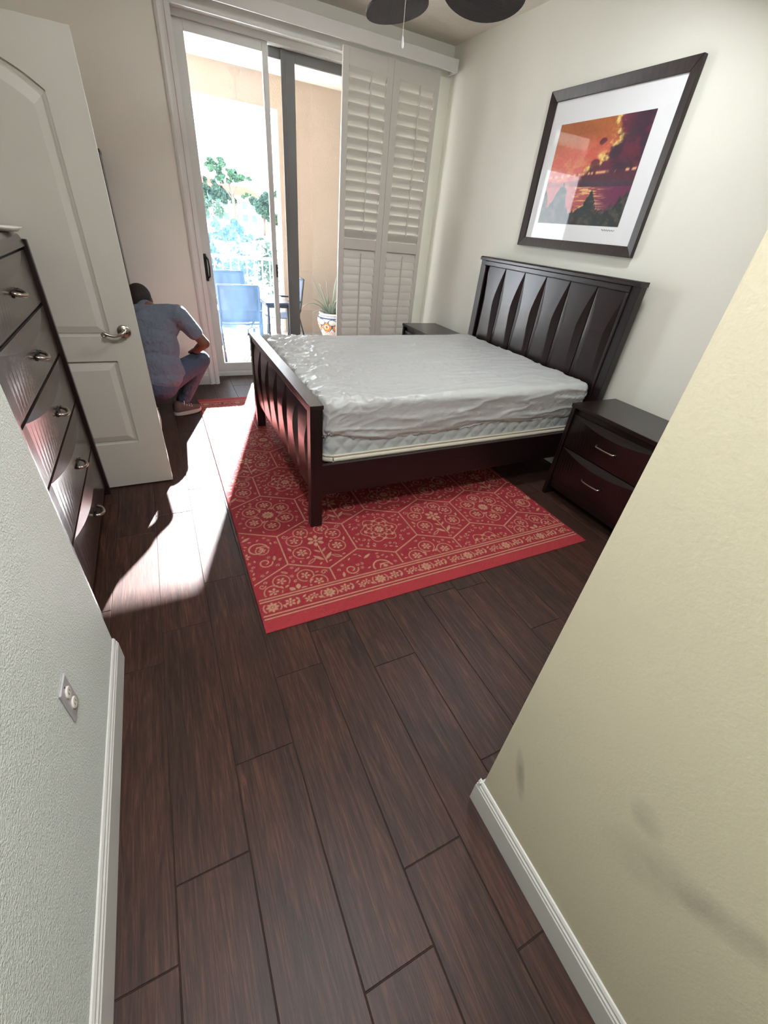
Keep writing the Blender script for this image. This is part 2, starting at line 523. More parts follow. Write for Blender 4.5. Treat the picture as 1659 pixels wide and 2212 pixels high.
for k in range(-4, 16):
    x0 = -0.2535 + PW * k; x1 = x0 + PW
    o0 = offs.get(k, rng.uniform(0, PL))
    if x1 < XL - 0.01 or x0 > XR: continue
    x0c, x1c = max(x0, XL), min(x1, XR)
    y = o0 - PL * 2
    while y < 5.12:
        y0, y1 = max(y, -0.9), min(y + PL, 5.12)
        if y1 - y0 > 0.03: plank(x0c, x1c, y0, y1)
        y += PL

structure(MB().box(XR, 3.07, 0.2, 5.2, 0, ZC).build('wall_right', M_WALL))
mb = MB().box(-1.1, 0.435, YW, 5.2, 0, ZC).box(2.735, XR, YW, 5.2, 0, ZC).box(0.435, 2.735, YW, 5.2, 2.86, ZC)
structure(mb.build('wall_back', M_WALL))
structure(MB().box(-1.1, XL, YHL, YW, 0, ZC).build('wall_left', M_WALL))
structure(MB().box(-1.1, XHL, -2.5, YHL, 0, ZC).build('wall_hall_left', M_WALL_HALL))
structure(MB().box(XHR, 3.07, -2.5, YHR, 0, ZC).build('wall_hall_right', M_WALL_SCUFF, bevel=0.004))
structure(MB().box(-1.1, 3.07, -2.65, -2.5, 0, ZC).build('wall_front', M_WALL))
structure(MB().box(-1.1, 3.07, -2.65, 5.2, ZC, ZC + 0.15).build('ceiling', M_CEIL))

BB = [(0, 0), (.014, 0), (.014, .096), (.0115, .1), (.0115, .108), (.008, .112), (.008, .121), (.004, .128), (0, .13)]
def baseboard(name, p0, p1, nrm):
    """run of skirting from p0 to p1 along a wall, nrm = outward normal"""
    p0 = Vector(p0); p1 = Vector(p1); n = Vector(nrm)
    m = MB(); k = len(BB)
    v = [p0 + n * a + Vector((0, 0, z)) for a, z in BB] + [p1 + n * a + Vector((0, 0, z)) for a, z in BB]
    f = [tuple(range(k)), tuple(range(2 * k - 1, k - 1, -1))] + [(i, (i + 1) % k, k + (i + 1) % k, k + i) for i in range(k)]
    m.add(v, f)
    return structure(m.build(name, M_TRIM))
baseboard('baseboard_hall_left', (XHL, -2.5, 0), (XHL, YHL + 0.006, 0), (1, 0, 0))
baseboard('baseboard_hall_right', (XHR, -2.5, 0), (XHR, YHR + 0.013, 0), (-1, 0, 0))
baseboard('baseboard_corner', (XHR - 0.013, YHR, 0), (2.9, YHR, 0), (0, 1, 0))
baseboard('baseboard_right', (XR, YHR + 0.02, 0), (XR, YW, 0), (-1, 0, 0))
baseboard('baseboard_back', (XL, YW, 0), (0.345, YW, 0), (0, -1, 0))

# casing of the sliding door: stepped mouldings on the left, header behind the valance
mb = MB()
prof = [(0.345, 4.88), (0.345, 4.862), (0.362, 4.855), (0.380, 4.858), (0.392, 4.866), (0.408, 4.866), (0.414, 4.857), (0.436, 4.857), (0.436, 4.88)]
mb.prism(prof, 2, 0, 2.86)
mb.box(0.436, 0.452, 4.87, 5.14, 0, 2.86)
structure(mb.build('trim_1', M_TRIM))
mb = MB().box(0.345, 2.74, 4.862, 4.88, 2.80, 2.90).box(0.452, 2.735, 4.88, 5.2, 2.845, 2.86)
structure(mb.build('trim_2', M_TRIM))

# ------------------------------------------------------------------ sliding glass door
mb = MB().box(0.452, 2.735, 5.13, 5.28, 0.0, 0.045).box(0.452, 2.735, 5.16, 5.19, 0.045, 0.06)
mb.box(0.452, 2.735, 5.13, 5.28, 2.80, 2.845)
mb.box(0.452, 0.475, 5.13, 5.28, 0.045, 2.80).box(2.70, 2.735, 5.13, 5.28, 0.045, 2.80)
structure(mb.build('trim_3', M_FRAME, bevel=0.002))

d2 = structure(empty('door_2', (0.85, 5.17, 0.06)), 'sliding glass door panel with white frame beside the crouching person', 'glass door')
MB().box(0.472, 0.556, 5.15, 5.19, 0.06, 2.80).build('stile', M_FRAME, d2, 0.003)
MB().box(1.172, 1.222, 5.15, 5.19, 0.06, 2.80).build('stile', M_FRAME, d2, 0.003)
MB().box(0.556, 1.172, 5.152, 5.188, 2.735, 2.80).build('rail', M_FRAME, d2, 0.003)
MB().box(0.556, 1.172, 5.152, 5.188, 0.06, 0.142).build('rail', M_FRAME, d2, 0.003)
MB().box(0.556, 1.172, 5.166, 5.172, 0.142, 2.735).build('glass_pane', M_GLASS, d2)
h = MB().box(0.480, 0.506, 5.132, 5.152, 0.975, 1.215).build('handle', M_BLACK, d2, 0.004)
MB().tube([(0.50, 5.135, 1.19), (0.515, 5.10, 1.17), (0.52, 5.092, 1.10), (0.515, 5.10, 1.02), (0.50, 5.135, 1.0)], 0.008, 8).build('handle_grip', M_BLACK, h, smooth=True)
MB().box(1.203, 1.222, 5.142, 5.152, 1.04, 1.16).build('latch', M_BLACK, d2, 0.003)

d3 = structure(empty('door_3', (2.0, 5.24, 0.06)), 'fixed glass panel with dark grey frame next to the shutters', 'glass door')
MB().box(1.345, 1.365, 5.205, 5.215, 0.06, 2.80).box(1.365, 1.385, 5.21, 5.26, 0.06, 2.80).build('stile_edge', M_FRAME_DARK, d3, 0.002)
MB().box(1.385, 1.478, 5.222, 5.262, 0.06, 2.80).build('stile', M_FRAME_DARK, d3, 0.003)
MB().box(2.62, 2.70, 5.222, 5.262, 0.06, 2.80).build('stile', M_FRAME_DARK, d3, 0.003)
MB().box(1.24, 1.385, 5.225, 5.26, 2.73, 2.80).box(1.478, 2.62, 5.222, 5.262, 2.73, 2.80).build('rail', M_FRAME_DARK, d3, 0.003)
MB().box(1.478, 2.62, 5.222, 5.262, 0.06, 0.142).build('rail', M_FRAME_DARK, d3, 0.003)
MB().box(1.478, 2.62, 5.238, 5.244, 0.142, 2.73).build('glass_pane', M_GLASS2, d3)

# ------------------------------------------------------------------ valance and plantation shutters
va = empty('shutter_valance', (1.6, 4.79, 2.83))
tag(va, 'long white valance board above the sliding door and louvred shutters', 'valance')
MB().box(0.36, 2.885, 4.715, 4.735, 2.835, 2.925).build('face_board', M_TRIM, va, 0.003)
MB().box(0.36, 2.885, 4.735, 4.86, 2.905, 2.925).build('top_board', M_TRIM, va, 0.002)
MB().box(2.868, 2.885, 4.735, 4.86, 2.835, 2.905).build('end_return', M_TRIM, va, 0.002)
MB().box(0.36, 2.86, 4.745, 4.80, 2.875, 2.893).build('track', M_FRAME, va)

def louvre_section():
    n = 12; a, b = 0.0465, 0.0056
    return [(a * math.cos(2 * math.pi * k / n), b * math.sin(2 * math.pi * k / n)) for k in range(n)]
def shutter(x0, x1, lx0, lx1, y, label):
    s = empty('louvred_shutter', ((x0 + x1) / 2, y, 0.03))
    tag(s, label, 'shutter', 'sliding shutter panels under the valance')
    yb = y + 0.014; ya = y - 0.014
    MB().box(x0, lx0, ya, yb, 0.03, 2.825).build('stile', M_SHUT, s, 0.002)
    MB().box(lx1, x1, ya, yb, 0.03, 2.825).build('stile', M_SHUT, s, 0.002)
    for z0, z1 in ((2.718, 2.825), (1.375, 1.468), (0.03, 0.15)):
        MB().box(lx0, lx1, ya + 0.001, yb - 0.001, z0, z1).build('rail', M_SHUT, s, 0.002)
    xm = (lx0 + lx1) / 2
    first = None
    for (za, zb, n, ang) in ((1.468, 2.718, 16, math.radians(60)), (0.15, 1.375, 16, math.radians(-68))):
        st = (zb - za) / n
        for i in range(n):
            zc = za + st * (i + 0.5)
            if first is None:
                m = MB(); m.prism(louvre_section(), 0, -(lx1 - lx0) / 2 + 0.002, (lx1 - lx0) / 2 - 0.002)
                first = m.build('louver', M_SHUT, None, smooth=False)
                first.parent = s
                lv = first
            else:
                lv = first.copy(); COL.objects.link(lv); lv.parent = s
            lv.location = (xm - s.location.x, 0, zc - s.location.z)
            # positive angle lifts the room-side edge
            lv.rotation_euler = (-ang, 0, 0)
    fr = 0.036
    MB().box(xm + 0.012, xm + 0.024, y - 0.046, y - 0.035, 1.53, 2.70).build('tilt_rod', M_SHUT, s, 0.002)
    MB().box(xm + 0.006, xm + 0.018, y - 0.034, y - 0.023, 0.20, 1.345).build('tilt_rod', M_SHUT, s, 0.002)
    return s
shutter(1.777, 2.263, 1.836, 2.199, 4.80, 'white louvred shutter panel beside the open glass')
shutter(2.2645, 2.750, 2.335, 2.702, 4.80, 'white louvred shutter panel nearest the corner by the far nightstand')

# ------------------------------------------------------------------ hinged white door
DX0, DX1, DY0, DY1 = -0.925, -0.131, 2.842, 2.877
d1 = structure(empty('door_1', (DX0, 2.86, 0.012)), 'white two panel interior door standing open with a scroll lever', 'door')
px0, px1 = -0.775, -0.275
def arch(x, z0, rise, x0, x1):
    t = (x - (x0 + x1) / 2) / ((x1 - x0) / 2)
    return z0 + rise * (1 - abs(t) ** 2.0)
mb = MB()
Z1 = 2.155
mb.box(DX0, px0, DY0, DY1, 0.012, Z1).box(px1, DX1, DY0, DY1, 0.012, Z1)
mb.box(px0, px1, DY0, DY1, 0.012, 0.316).box(px0, px1, DY0, DY1, 0.826, 0.958)
N = 24
poly = [(px0 + (px1 - px0) * i / N, arch(px0 + (px1 - px0) * i / N, 1.942, 0.10, px0, px1)) for i in range(N + 1)] + [(px1, Z1), (px0, Z1)]
mb.prism(poly, 1, DY0, DY1)
mb.box(px0, px1, DY0 + 0.014, DY1 - 0.008, 0.316, 0.826)
mb.prism([(px0 + (px1 - px0) * i / N, arch(px0 + (px1 - px0) * i / N, 1.942, 0.10, px0, px1)) for i in range(N + 1)][::-1] + [(px0, 0.958), (px1, 0.958)], 1, DY0 + 0.014, DY1 - 0.010)
mb.build('door_leaf', M_DOOR, d1)
def raised(outline, yface):
    """raised field: outline at the groove floor, sloping up to an inner flat"""
    cx = sum(p[0] for p in outline) / len(outline); cz = sum(p[1] for p in outline) / len(outline)
    def inset(p, d):
        return (p[0] + (d if p[0] < cx else -d), p[1] + (d if p[1] < cz else -d))
    a = [inset(p, 0.012) for p in outline]; b = [inset(p, 0.02) for p in outline]; c = [inset(p, 0.052) for p in outline]
    n = len(outline); v = []; f = []
    for L, dy in ((a, 0.0), (b, 0.005), (c, 0.013)):
        v += [(p[0], yface - dy, p[1]) for p in L]
    for r in range(2):
        f += [(r * n + i, r * n + (i + 1) % n, (r + 1) * n + (i + 1) % n, (r + 1) * n + i) for i in range(n)]
    f.append(tuple(2 * n + i for i in range(n)))
    return MB().add(v, f)
raised([(px0, 0.316), (px1, 0.316), (px1, 0.826), (px0, 0.826)], DY0 + 0.014).build('panel', M_DOOR, d1)
raised([(px0, 0.958), (px1, 0.958)] + [(px1 - (px1 - px0) * i / N, arch(px1 - (px1 - px0) * i / N, 1.942, 0.10, px0, px1)) for i in range(N + 1)], DY0 + 0.014).build('panel', M_DOOR, d1)
hz = 0.985; hx = -0.205
prof = [(0.034, 0), (0.034, 0.004), (0.030, 0.008), (0.020, 0.011), (0.012, 0.013), (0.012, 0.045)]
m = MB().lathe(prof, (0, 0, 0), 24)
m.transform(lambda p: Vector((hx + p.x, DY0 - p.z, hz + p.y)))
lev = m.build('lever_handle', M_NICKEL, d1, smooth=True)
pts = []
for i in range(11):
    t = i / 10
    pts.append((hx - 0.095 * t, DY0 - 0.045 - 0.004 * math.sin(math.pi * t), hz - 0.018 * math.sin(math.pi * 0.9 * t) + 0.006 * t))
for i in range(1, 10):
    a = i / 9 * 2 * math.pi * 0.85
    r = 0.012 * (1 - 0.45 * i / 9)
    pts.append((hx - 0.095 - r * math.sin(a), DY0 - 0.045, pts[10][2] - 0.010 + r * math.cos(a)))
MB().tube(pts, [0.010] * 3 + [0.008] * 8 + [0.0055] * 9, 8).build('lever_grip', M_NICKEL, lev, smooth=True)
for z in (0.25, 1.1, 1.95):
    MB().tube([(DX0 - 0.006, DY0 - 0.004, z - 0.045), (DX0 - 0.006, DY0 - 0.004, z + 0.045)], 0.006, 8).build('hinge', M_NICKEL, d1)

# ------------------------------------------------------------------ bed
def bow(t, tp=0.5, e=2.0):
    s = (t - tp) / (tp if t < tp else (1 - tp))
    return max(0.0, 1 - abs(s) ** e)
def facet_panel(ya, yb, z0, z1, xb, sgn, dmax, wmax, tp, base=0.01, e=1.5):
    """upright panel facing sgn*x; its swelling front is cut by long lens facets along both sides"""
    n = 22; v = []; f = []
    for i in range(n + 1):
        t = i / n; z = z0 + (z1 - z0) * t
        k = bow(t, tp, e); p = dmax * k; w = max(0.0008, wmax * k)
        v += [(xb, ya, z), (xb + sgn * base, ya, z), (xb + sgn * (base + p), ya + w, z), (xb + sgn * (base + p), yb - w, z), (xb + sgn * base, yb, z), (xb, yb, z)]
    for i in range(n):
        for j in range(5):
            a = i * 6 + j
            f.append((a, a + 1, a + 7, a + 6))
    f.append(tuple(range(6))); f.append(tuple(n * 6 + j for j in range(5, -1, -1)))
    return MB().add(v, f)

bed = empty('bed', (1.73, 2.84, 0.008))
tag(bed, 'dark espresso wooden bed frame with faceted headboard and footboard panels', 'bed')
RZ = 0.0085
# footboard
fb = MB().box(0.612, 0.682, 2.012, 2.072, RZ, 0.775).build('footboard_post', M_ESP, bed, 0.003)
MB().box(0.612, 0.682, 3.612, 3.672, RZ, 0.775).build('footboard_post', M_ESP, bed, 0.003)
MB().box(0.610, 0.686, 2.006, 3.680, 0.775, 0.798).build('footboard_cap', M_ESP_Y, bed, 0.003)
MB().box(0.618, 0.640, 2.072, 3.612, 0.742, 0.775).build('footboard_moulding', M_ESP_Y, bed, 0.004)
MB().box(0.640, 0.672, 2.072, 3.612, 0.225, 0.775).build('footboard_back', M_ESP_Y, bed, 0.002)
NP = 6
wy = (3.612 - 2.072) / NP
for i in range(NP):
    facet_panel(2.072 + wy * i + 0.0035, 2.072 + wy * (i + 1) - 0.0035, 0.228, 0.742, 0.640, -1, 0.022, 0.062, 0.62, 0.006).build('footboard_panel', M_PANEL, bed)
# headboard
HX = 2.862
MB().box(2.80, HX, 1.985, 2.050, 0.0, 1.44).build('headboard_post', M_ESP, bed, 0.003)
MB().box(2.80, HX, 3.625, 3.690, 0.0, 1.44).build('headboard_post', M_ESP, bed, 0.003)
mb = MB()
mb.prism([(2.782, 1.432), (2.782, 1.452), (2.794, 1.462), (HX + 0.006, 1.462), (HX + 0.006, 1.432)], 1, 1.983, 3.692)
mb.build('headboard_cap', M_ESP_Y, bed, 0.002)
MB().box(2.792, 2.815, 2.050, 3.625, 1.392, 1.432).build('headboard_moulding', M_ESP_Y, bed, 0.006)
MB().box(2.792, 2.815, 2.050, 2.075, 0.40, 1.392).build('headboard_moulding', M_ESP, bed, 0.006)
MB().box(2.792, 2.815, 3.600, 3.625, 0.40, 1.392).build('headboard_moulding', M_ESP, bed, 0.006)
MB().box(2.828, HX, 2.050, 3.625, 0.40, 1.432).build('headboard_back', M_ESP_Y, bed)
wy = (3.600 - 2.075) / NP
for i in range(NP):
    facet_panel(2.075 + wy * i + 0.0045, 2.075 + wy * (i + 1) - 0.0045, 0.405, 1.390, 2.828, -1, 0.022, 0.060, 0.72, 0.008, 1.35).build('headboard_panel', M_PANEL, bed)
MB().box(0.682, 2.80, 2.026, 2.052, 0.222, 0.428).build('side_rail', M_ESP_X, bed, 0.003)
MB().box(0.682, 2.80, 3.632, 3.658, 0.222, 0.428).build('side_rail', M_ESP_X, bed, 0.003)
for i in range(9):
    x = 0.80 + i * 0.23
    MB().box(x, x + 0.08, 2.052, 3.632, 0.395, 0.415).build('slat', M_ESP_Y, bed)

# ------------------------------------------------------------------ mattress with quilted sides, and its wrinkled cover
MX0, MX1, MY0, MY1 = 0.694, 2.772, 2.056, 3.628
M_QUILT = mat('quilted_ticking', srgb(192, 200, 202), 0.75, bump=(400, 0.15, 0.0008))
M_PIPE = mat('cream_binding', srgb(214, 208, 192), 0.7)
mt = empty('mattress', ((MX0 + MX1) / 2, (MY0 + MY1) / 2, 0.418))
tag(mt, 'thick white mattress with diamond quilted sides and cream bottom binding', 'mattress')
def rrect_loop(x0, x1, y0, y1, r, step):
    pts = []
    def line(a, b):
        n = max(2, int(math.dist(a, b) / step))
        for i in range(n): pts.append((a[0] + (b[0] - a[0]) * i / n, a[1] + (b[1] - a[1]) * i / n))
    def arc(cx, cy, a0):
        n = max(4, int(r * math.pi / 2 / step))
        for i in range(n):
            a = a0 + math.pi / 2 * i / n
            pts.append((cx + r * math.cos(a), cy + r * math.sin(a)))
    line((x0 + r, y0), (x1 - r, y0)); arc(x1 - r, y0 + r, -math.pi / 2)
    line((x1, y0 + r), (x1, y1 - r)); arc(x1 - r, y1 - r, 0)
    line((x1 - r, y1), (x0 + r, y1)); arc(x0 + r, y1 - r, math.pi / 2)
    line((x0, y1 - r), (x0, y0 + r)); arc(x0 + r, y0 + r, math.pi)
    return np.array(pts)
loop = rrect_loop(MX0 + .022, MX1 - .022, MY0 + .022, MY1 - .022, 0.05, 0.009)
seg = np.roll(loop, -1, 0) - loop
L = np.concatenate([[0], np.cumsum(np.hypot(seg[:, 0], seg[:, 1]))[:-1]])
tn = np.roll(loop, -1, 0) - np.roll(loop, 1, 0); tn /= np.hypot(tn[:, 0], tn[:, 1])[:, None]
nrm = np.stack([tn[:, 1], -tn[:, 0]], 1)
zs = np.linspace(0.455, 0.70, 26)
P = np.zeros((len(zs), len(loop), 3))
per = 0.105
for i, z in enumerate(zs):
    a = np.abs(np.sin(math.pi * (L / per + (z - .455) / 0.060 * 0.5))); b = np.abs(np.sin(math.pi * (L / per - (z - .455) / 0.060 * 0.5)))
    h = 0.0095 * np.minimum(a, b) ** 0.8 + 0.004 * math.sin(math.pi * (z - .455) / .245)
    P[i, :, :2] = loop + nrm * h[:, None]; P[i, :, 2] = z
grid_mesh('quilted_border', P, M_QUILT, mt, close_u=True)
mb = MB(); mb.prism([tuple(p) for p in loop[::3]], 2, 0.43, 0.60); mb.build('core', M_QUILT, mt)
for zc, r in ((0.436, 0.019), (0.461, 0.008)):
    pts = [(p[0] + n_[0] * (0.012 if r < .01 else 0.006), p[1] + n_[1] * (0.012 if r < .01 else 0.006), zc) for p, n_ in zip(loop[::4], nrm[::4])]
    pts.append(pts[0])
    MB().tube(pts, r, 8, cap=False, flat=1.0, updir=(0, 0, 1)).build('binding', M_PIPE, mt, smooth=True)

m, nt, b = new_mat('white_waterproof_cover')
b.inputs['Base Color'].default_value = srgb(188, 190, 190)
b.inputs['Roughness'].default_value = 0.36
b.inputs['Specular IOR Level'].default_value = 0.55
nz = nt.nodes.new('ShaderNodeTexNoise'); nz.inputs['Scale'].default_value = 38; nz.inputs['Detail'].default_value = 5; nz.inputs['Distortion'].default_value = 1.5
tcn = nt.nodes.new('ShaderNodeTexCoord'); nt.links.new(tcn.outputs['Object'], nz.inputs['Vector'])
bpn = nt.nodes.new('ShaderNodeBump'); bpn.inputs['Strength'].default_value = 0.35; bpn.inputs['Distance'].default_value = 0.006
nt.links.new(nz.outputs['Fac'], bpn.inputs['Height']); nt.links.new(bpn.outputs[0], b.inputs['Normal'])
M_COVER = m
TOPZ, RR, DROP = 0.790, 0.050, 0.22
st = 0.0075
xs = np.arange(MX0 - DROP - 0.01, MX1 + DROP + 0.011, st); ys = np.arange(MY0 - DROP - 0.01, MY1 + DROP + 0.011, st)
S, T = np.meshgrid(xs, ys)
qx = np.clip(S, MX0 + RR, MX1 - RR); qy = np.clip(T, MY0 + RR, MY1 - RR)
vx, vy = S - qx, T - qy
# square up the corner so that the sheet keeps its length along each side
d = np.maximum(np.abs(vx), np.abs(vy)) + 0.25 * np.minimum(np.abs(vx), np.abs(vy))
dd = np.maximum(np.hypot(vx, vy), 1e-9)
ux, uy = vx / dd, vy / dd
ang = np.minimum(d / RR, math.pi / 2)
hor = RR * np.sin(ang); ver = RR * (1 - np.cos(ang)) + np.maximum(0, d - RR * math.pi / 2)
over = d > 0
X = qx + ux * hor; Y = qy + uy * hor; Z = TOPZ - ver
Nx, Ny, Nz = ux * np.sin(ang), uy * np.sin(ang), np.cos(ang)
side = sstep(0.02, 0.09, d)
# wrinkles: ridged noise stretched along the bed, finer crumples towards the foot, gathers on the sides
wx = S + 0.05 * fbm(S * 5, T * 5, 3); wy_ = T + 0.05 * fbm(S * 5 + 9, T * 5, 5)
def ridge(a): return (1 - np.abs(2 * a - 1)) ** 5
big = fbm(wx * 1.6, wy_ * 5.0, 11, 3)
r1 = ridge(fbm(wx * 2.6 + 0.8 * wy_, wy_ * 11.0, 21, 2))
r2 = ridge(fbm(wx * 15 + 8 * wy_, wy_ * 17 - 7 * wx, 31, 2))
r3 = ridge(fbm(wx * 22 - 9 * wy_, wy_ * 22 + 9 * wx, 41, 2))
foot = sstep(0.75, 0.0, S - MX0)
patch = sstep(0.45, 0.7, fbm(S * 2.2, T * 2.2, 51, 2))
h = 0.012 * (big - 0.5) + 0.0085 * r1 + (0.003 + 0.007 * foot + 0.005 * patch) * r2 * (0.5 + foot) + 0.002 * foot * r3
sag = -0.012 * np.exp(-((S - 1.9) / .6) ** 2 - ((T - 2.75) / .45) ** 2)
along = np.where(np.abs(vx) > np.abs(vy), T, S)
g1 = ridge(fbm(along * 2.2 + 5 * d, d * 17 - 1.8 * along, 61, 2))
g2 = ridge(fbm(along * 16 + 20 * d, d * 15, 71, 2))
cornerness = np.exp(-np.minimum(np.abs(S - MX0), np.abs(S - MX1)) / 0.16)
hs = 0.009 * g1 + (0.0015 + 0.007 * cornerness) * g2 - 0.005
hh = h * (1 - side) + hs * side + sag * (1 - side)
X = X + Nx * (hh + 0.004); Y = Y + Ny * (hh + 0.004); Z = Z + Nz * hh
# the elastic hem rises and dips and pulls in underneath
hem = 0.545 + 0.050 * np.exp(-((S - MX0) / 0.25) ** 2) + 0.012 * np.sin(along * 4.1) + 0.008 * np.sin(along * 11)
Z = np.where(over, np.maximum(Z, hem + 0.004 * np.sin(along * 90)), Z)
tuck = sstep(0.03, 0.0, Z - hem) * over
X = X - ux * tuck * 0.012; Y = Y - uy * tuck * 0.012
# rounded cap at the corners of the sheet so no flaps stick out
P = np.stack([X, Y, Z], -1)
cover = grid_mesh('mattress_cover', P, M_COVER, None, origin=((MX0 + MX1) / 2, (MY0 + MY1) / 2, 0.53))
tag(cover, 'crinkled shiny white waterproof cover stretched over the mattress', 'mattress cover')

# ------------------------------------------------------------------ drawers shared by nightstands and dresser
def drawer_front(y0, y1, z0, z1, xb, sgn, dmax, hmax, base, mat_, name, parent, e=2.0, span=1.0):
    """front bowed along y; a lens-shaped facet is cut along its top edge"""
    n = 28; v = []; f = []
    for i in range(n + 1):
        t = i / n; y = y0 + (y1 - y0) * t
        k = bow(0.5 + (t - 0.5) / span, 0.5, e) if abs(t - 0.5) < 0.5 * span else 0.0
        p = base + dmax * k; hh = max(0.0006, hmax * k)
        v += [(xb, y, z0), (xb + sgn * base, y, z0), (xb + sgn * p, y, z1 - hh), (xb + sgn * base, y, z1), (xb, y, z1)]
    for i in range(n):
        for j in range(4):
            a = i * 5 + j
            f.append((a, a + 1, a + 6, a + 5))
        f.append((i * 5 + 4, i * 5, i * 5 + 5, i * 5 + 9))
    f.append((0, 1, 2, 3, 4)); f.append(tuple(n * 5 + j for j in (4, 3, 2, 1, 0)))
    return MB().add(v, f).build(name, mat_, parent)

def nightstand(y0, y1, label):
    x0, x1, zt = 2.455, 2.892, 0.722
    ns = empty('nightstand', ((x0 + x1) / 2, (y0 + y1) / 2, 0.0))
    tag(ns, label, 'nightstand', 'nightstands either side of the bed')
    mb = MB(); mb.box(x0 - 0.004, x1, y0 - 0.004, y1 + 0.004, zt - 0.026, zt); mb.build('top', M_ESP_Y, ns, 0.003)
    MB().box(x0 + 0.002, x1 - 0.004, y0, y0 + 0.03, 0.0, zt - 0.026).build('side_panel', M_ESP, ns, 0.003)
    MB().box(x0 + 0.002, x1 - 0.004, y1 - 0.03, y1, 0.0, zt - 0.026).build('side_panel', M_ESP, ns, 0.003)
    MB().box(x0 + 0.03, x1 - 0.004, y0 + 0.03, y1 - 0.03, 0.10, zt - 0.026).build('body', M_ESP_Y, ns)
    for z0, z1 in ((0.412, 0.652), (0.150, 0.404)):
        dr = drawer_front(y0 + 0.034, y1 - 0.034, z0, z1, x0 + 0.03, -1, 0.024, 0.046, 0.014, M_ESP_Y, 'drawer', ns)
        yc = (y0 + y1) / 2; zc = z0 + 0.135
        xf = x0 + 0.03 - 0.036
        pts = [(xf + 0.004, yc - 0.078, zc - 0.008), (xf - 0.014, yc - 0.072, zc - 0.008)] + [(xf - 0.020 - 0.006 * math.cos(a * math.pi / 2), yc + 0.066 * a, zc - 0.012 + 0.0 * a) for a in (-1, -.6, -.2, .2, .6, 1)] + [(xf - 0.014, yc + 0.072, zc - 0.008), (xf + 0.004, yc + 0.078, zc - 0.008)]
        MB().tube(pts, 0.0055, 8).build('handle', M_NICKEL, dr, smooth=True)
    MB().box(x0 + 0.04, x0 + 0.06, y0 + 0.03, y1 - 0.03, 0.06, 0.13).build('apron', M_ESP_Y, ns, 0.002)
    return ns
nightstand(1.160, 1.905, 'dark wood two drawer nightstand in front of the bed, near the hall corner')
nightstand(3.745, 4.462, 'dark wood nightstand in the far corner behind the bed by the shutters')

# ------------------------------------------------------------------ chest of drawers
ch = empty('chest_of_drawers', (-0.72, 2.215, 0.0))
tag(ch, 'tall five drawer dark lacquered chest standing before the open white door', 'chest of drawers')
CX = -0.528
M_BODY = wood('dresser_body', srgb(24, 16, 16), srgb(40, 28, 27), 0.3, 2, coat=0.5)
MB().box(-0.942, CX - 0.006, 1.66, 2.775, 0.05, 1.372).build('body', M_BODY, ch)
MB().box(-0.942, -0.503, 2.775, 2.806, 0.0, 1.40).build('side_panel', M_BODY, ch, 0.004)
MB().box(-0.942, -0.486, 1.618, 1.66, 0.0, 1.40).build('side_panel', M_BODY, ch, 0.004)
MB().box(CX - 0.006, CX + 0.006, 1.66, 1.765, 0.05, 1.372).build('front_stile', M_BODY, ch)
mb = MB(); mb.prism([(-0.945, 1.372), (CX + 0.018, 1.372), (CX + 0.004, 1.418), (CX - 0.02, 1.43), (-0.945, 1.43)], 1, 1.66, 2.775)
mb.build('top', M_DRESS, ch, 0.006, seg=3)
for z0, z1 in ((1.140, 1.360), (0.898, 1.124), (0.640, 0.882), (0.355, 0.624), (0.065, 0.339)):
    dr = drawer_front(1.768, 2.765, z0, z1, CX - 0.004, 1, 0.022, 0.056, 0.010, M_DRESS, 'drawer', ch, 2.0, 0.86)
    zc = (z0 + z1) / 2 + 0.008; yc = 2.262; xf = CX + 0.02
    MB().box(xf, xf + 0.006, yc - 0.03, yc + 0.03, zc - 0.02, zc + 0.012).build('handle_plate', M_BLACK, dr, 0.002)
    pts = []
    for i in range(13):
        a = math.pi * i / 12
        pts.append((xf + 0.004 + 0.034 * math.sin(a) ** 0.8, yc - 0.046 * math.cos(a), zc - 0.012 * math.sin(a)))
    MB().tube(pts, 0.0085, 8, flat=1.0).build('handle', M_NICKEL, dr, smooth=True)
# white dish on the chest top
pr = [(0.03, 0), (0.05, 0.004), (0.064, 0.016), (0.066, 0.02), (0.06, 0.018), (0.045, 0.008), (0.0, 0.006)]
M_CER = mat('white_ceramic', srgb(236, 234, 228), 0.25)
o = MB().lathe(pr, (-0.555, 2.70, 1.4305), 28).build('small_dish', M_CER, None, smooth=True, origin=(-0.555, 2.70, 1.4305))
tag(o, 'small white dish lying on top of the tall chest of drawers', 'dish')

# tall dark cabinet whose edge shows beyond the door
cb = empty('tall_cabinet', (-0.53, 4.74, 0.0))
tag(cb, 'tall dark wooden cabinet edge showing behind the open white door', 'cabinet')
MB().box(-0.90, -0.205, 4.63, 4.862, 0.0, 1.86).build('body', M_BODY, cb, 0.004)
MB().box(-0.905, -0.200, 4.62, 4.864, 1.86, 1.884).build('top', M_BODY, cb, 0.003)
MB().box(-0.890, -0.555, 4.612, 4.63, 0.08, 1.85).build('cabinet_door', M_BODY, cb, 0.003)
MB().box(-0.549, -0.214, 4.612, 4.63, 0.08, 1.85).build('cabinet_door', M_BODY, cb, 0.003)

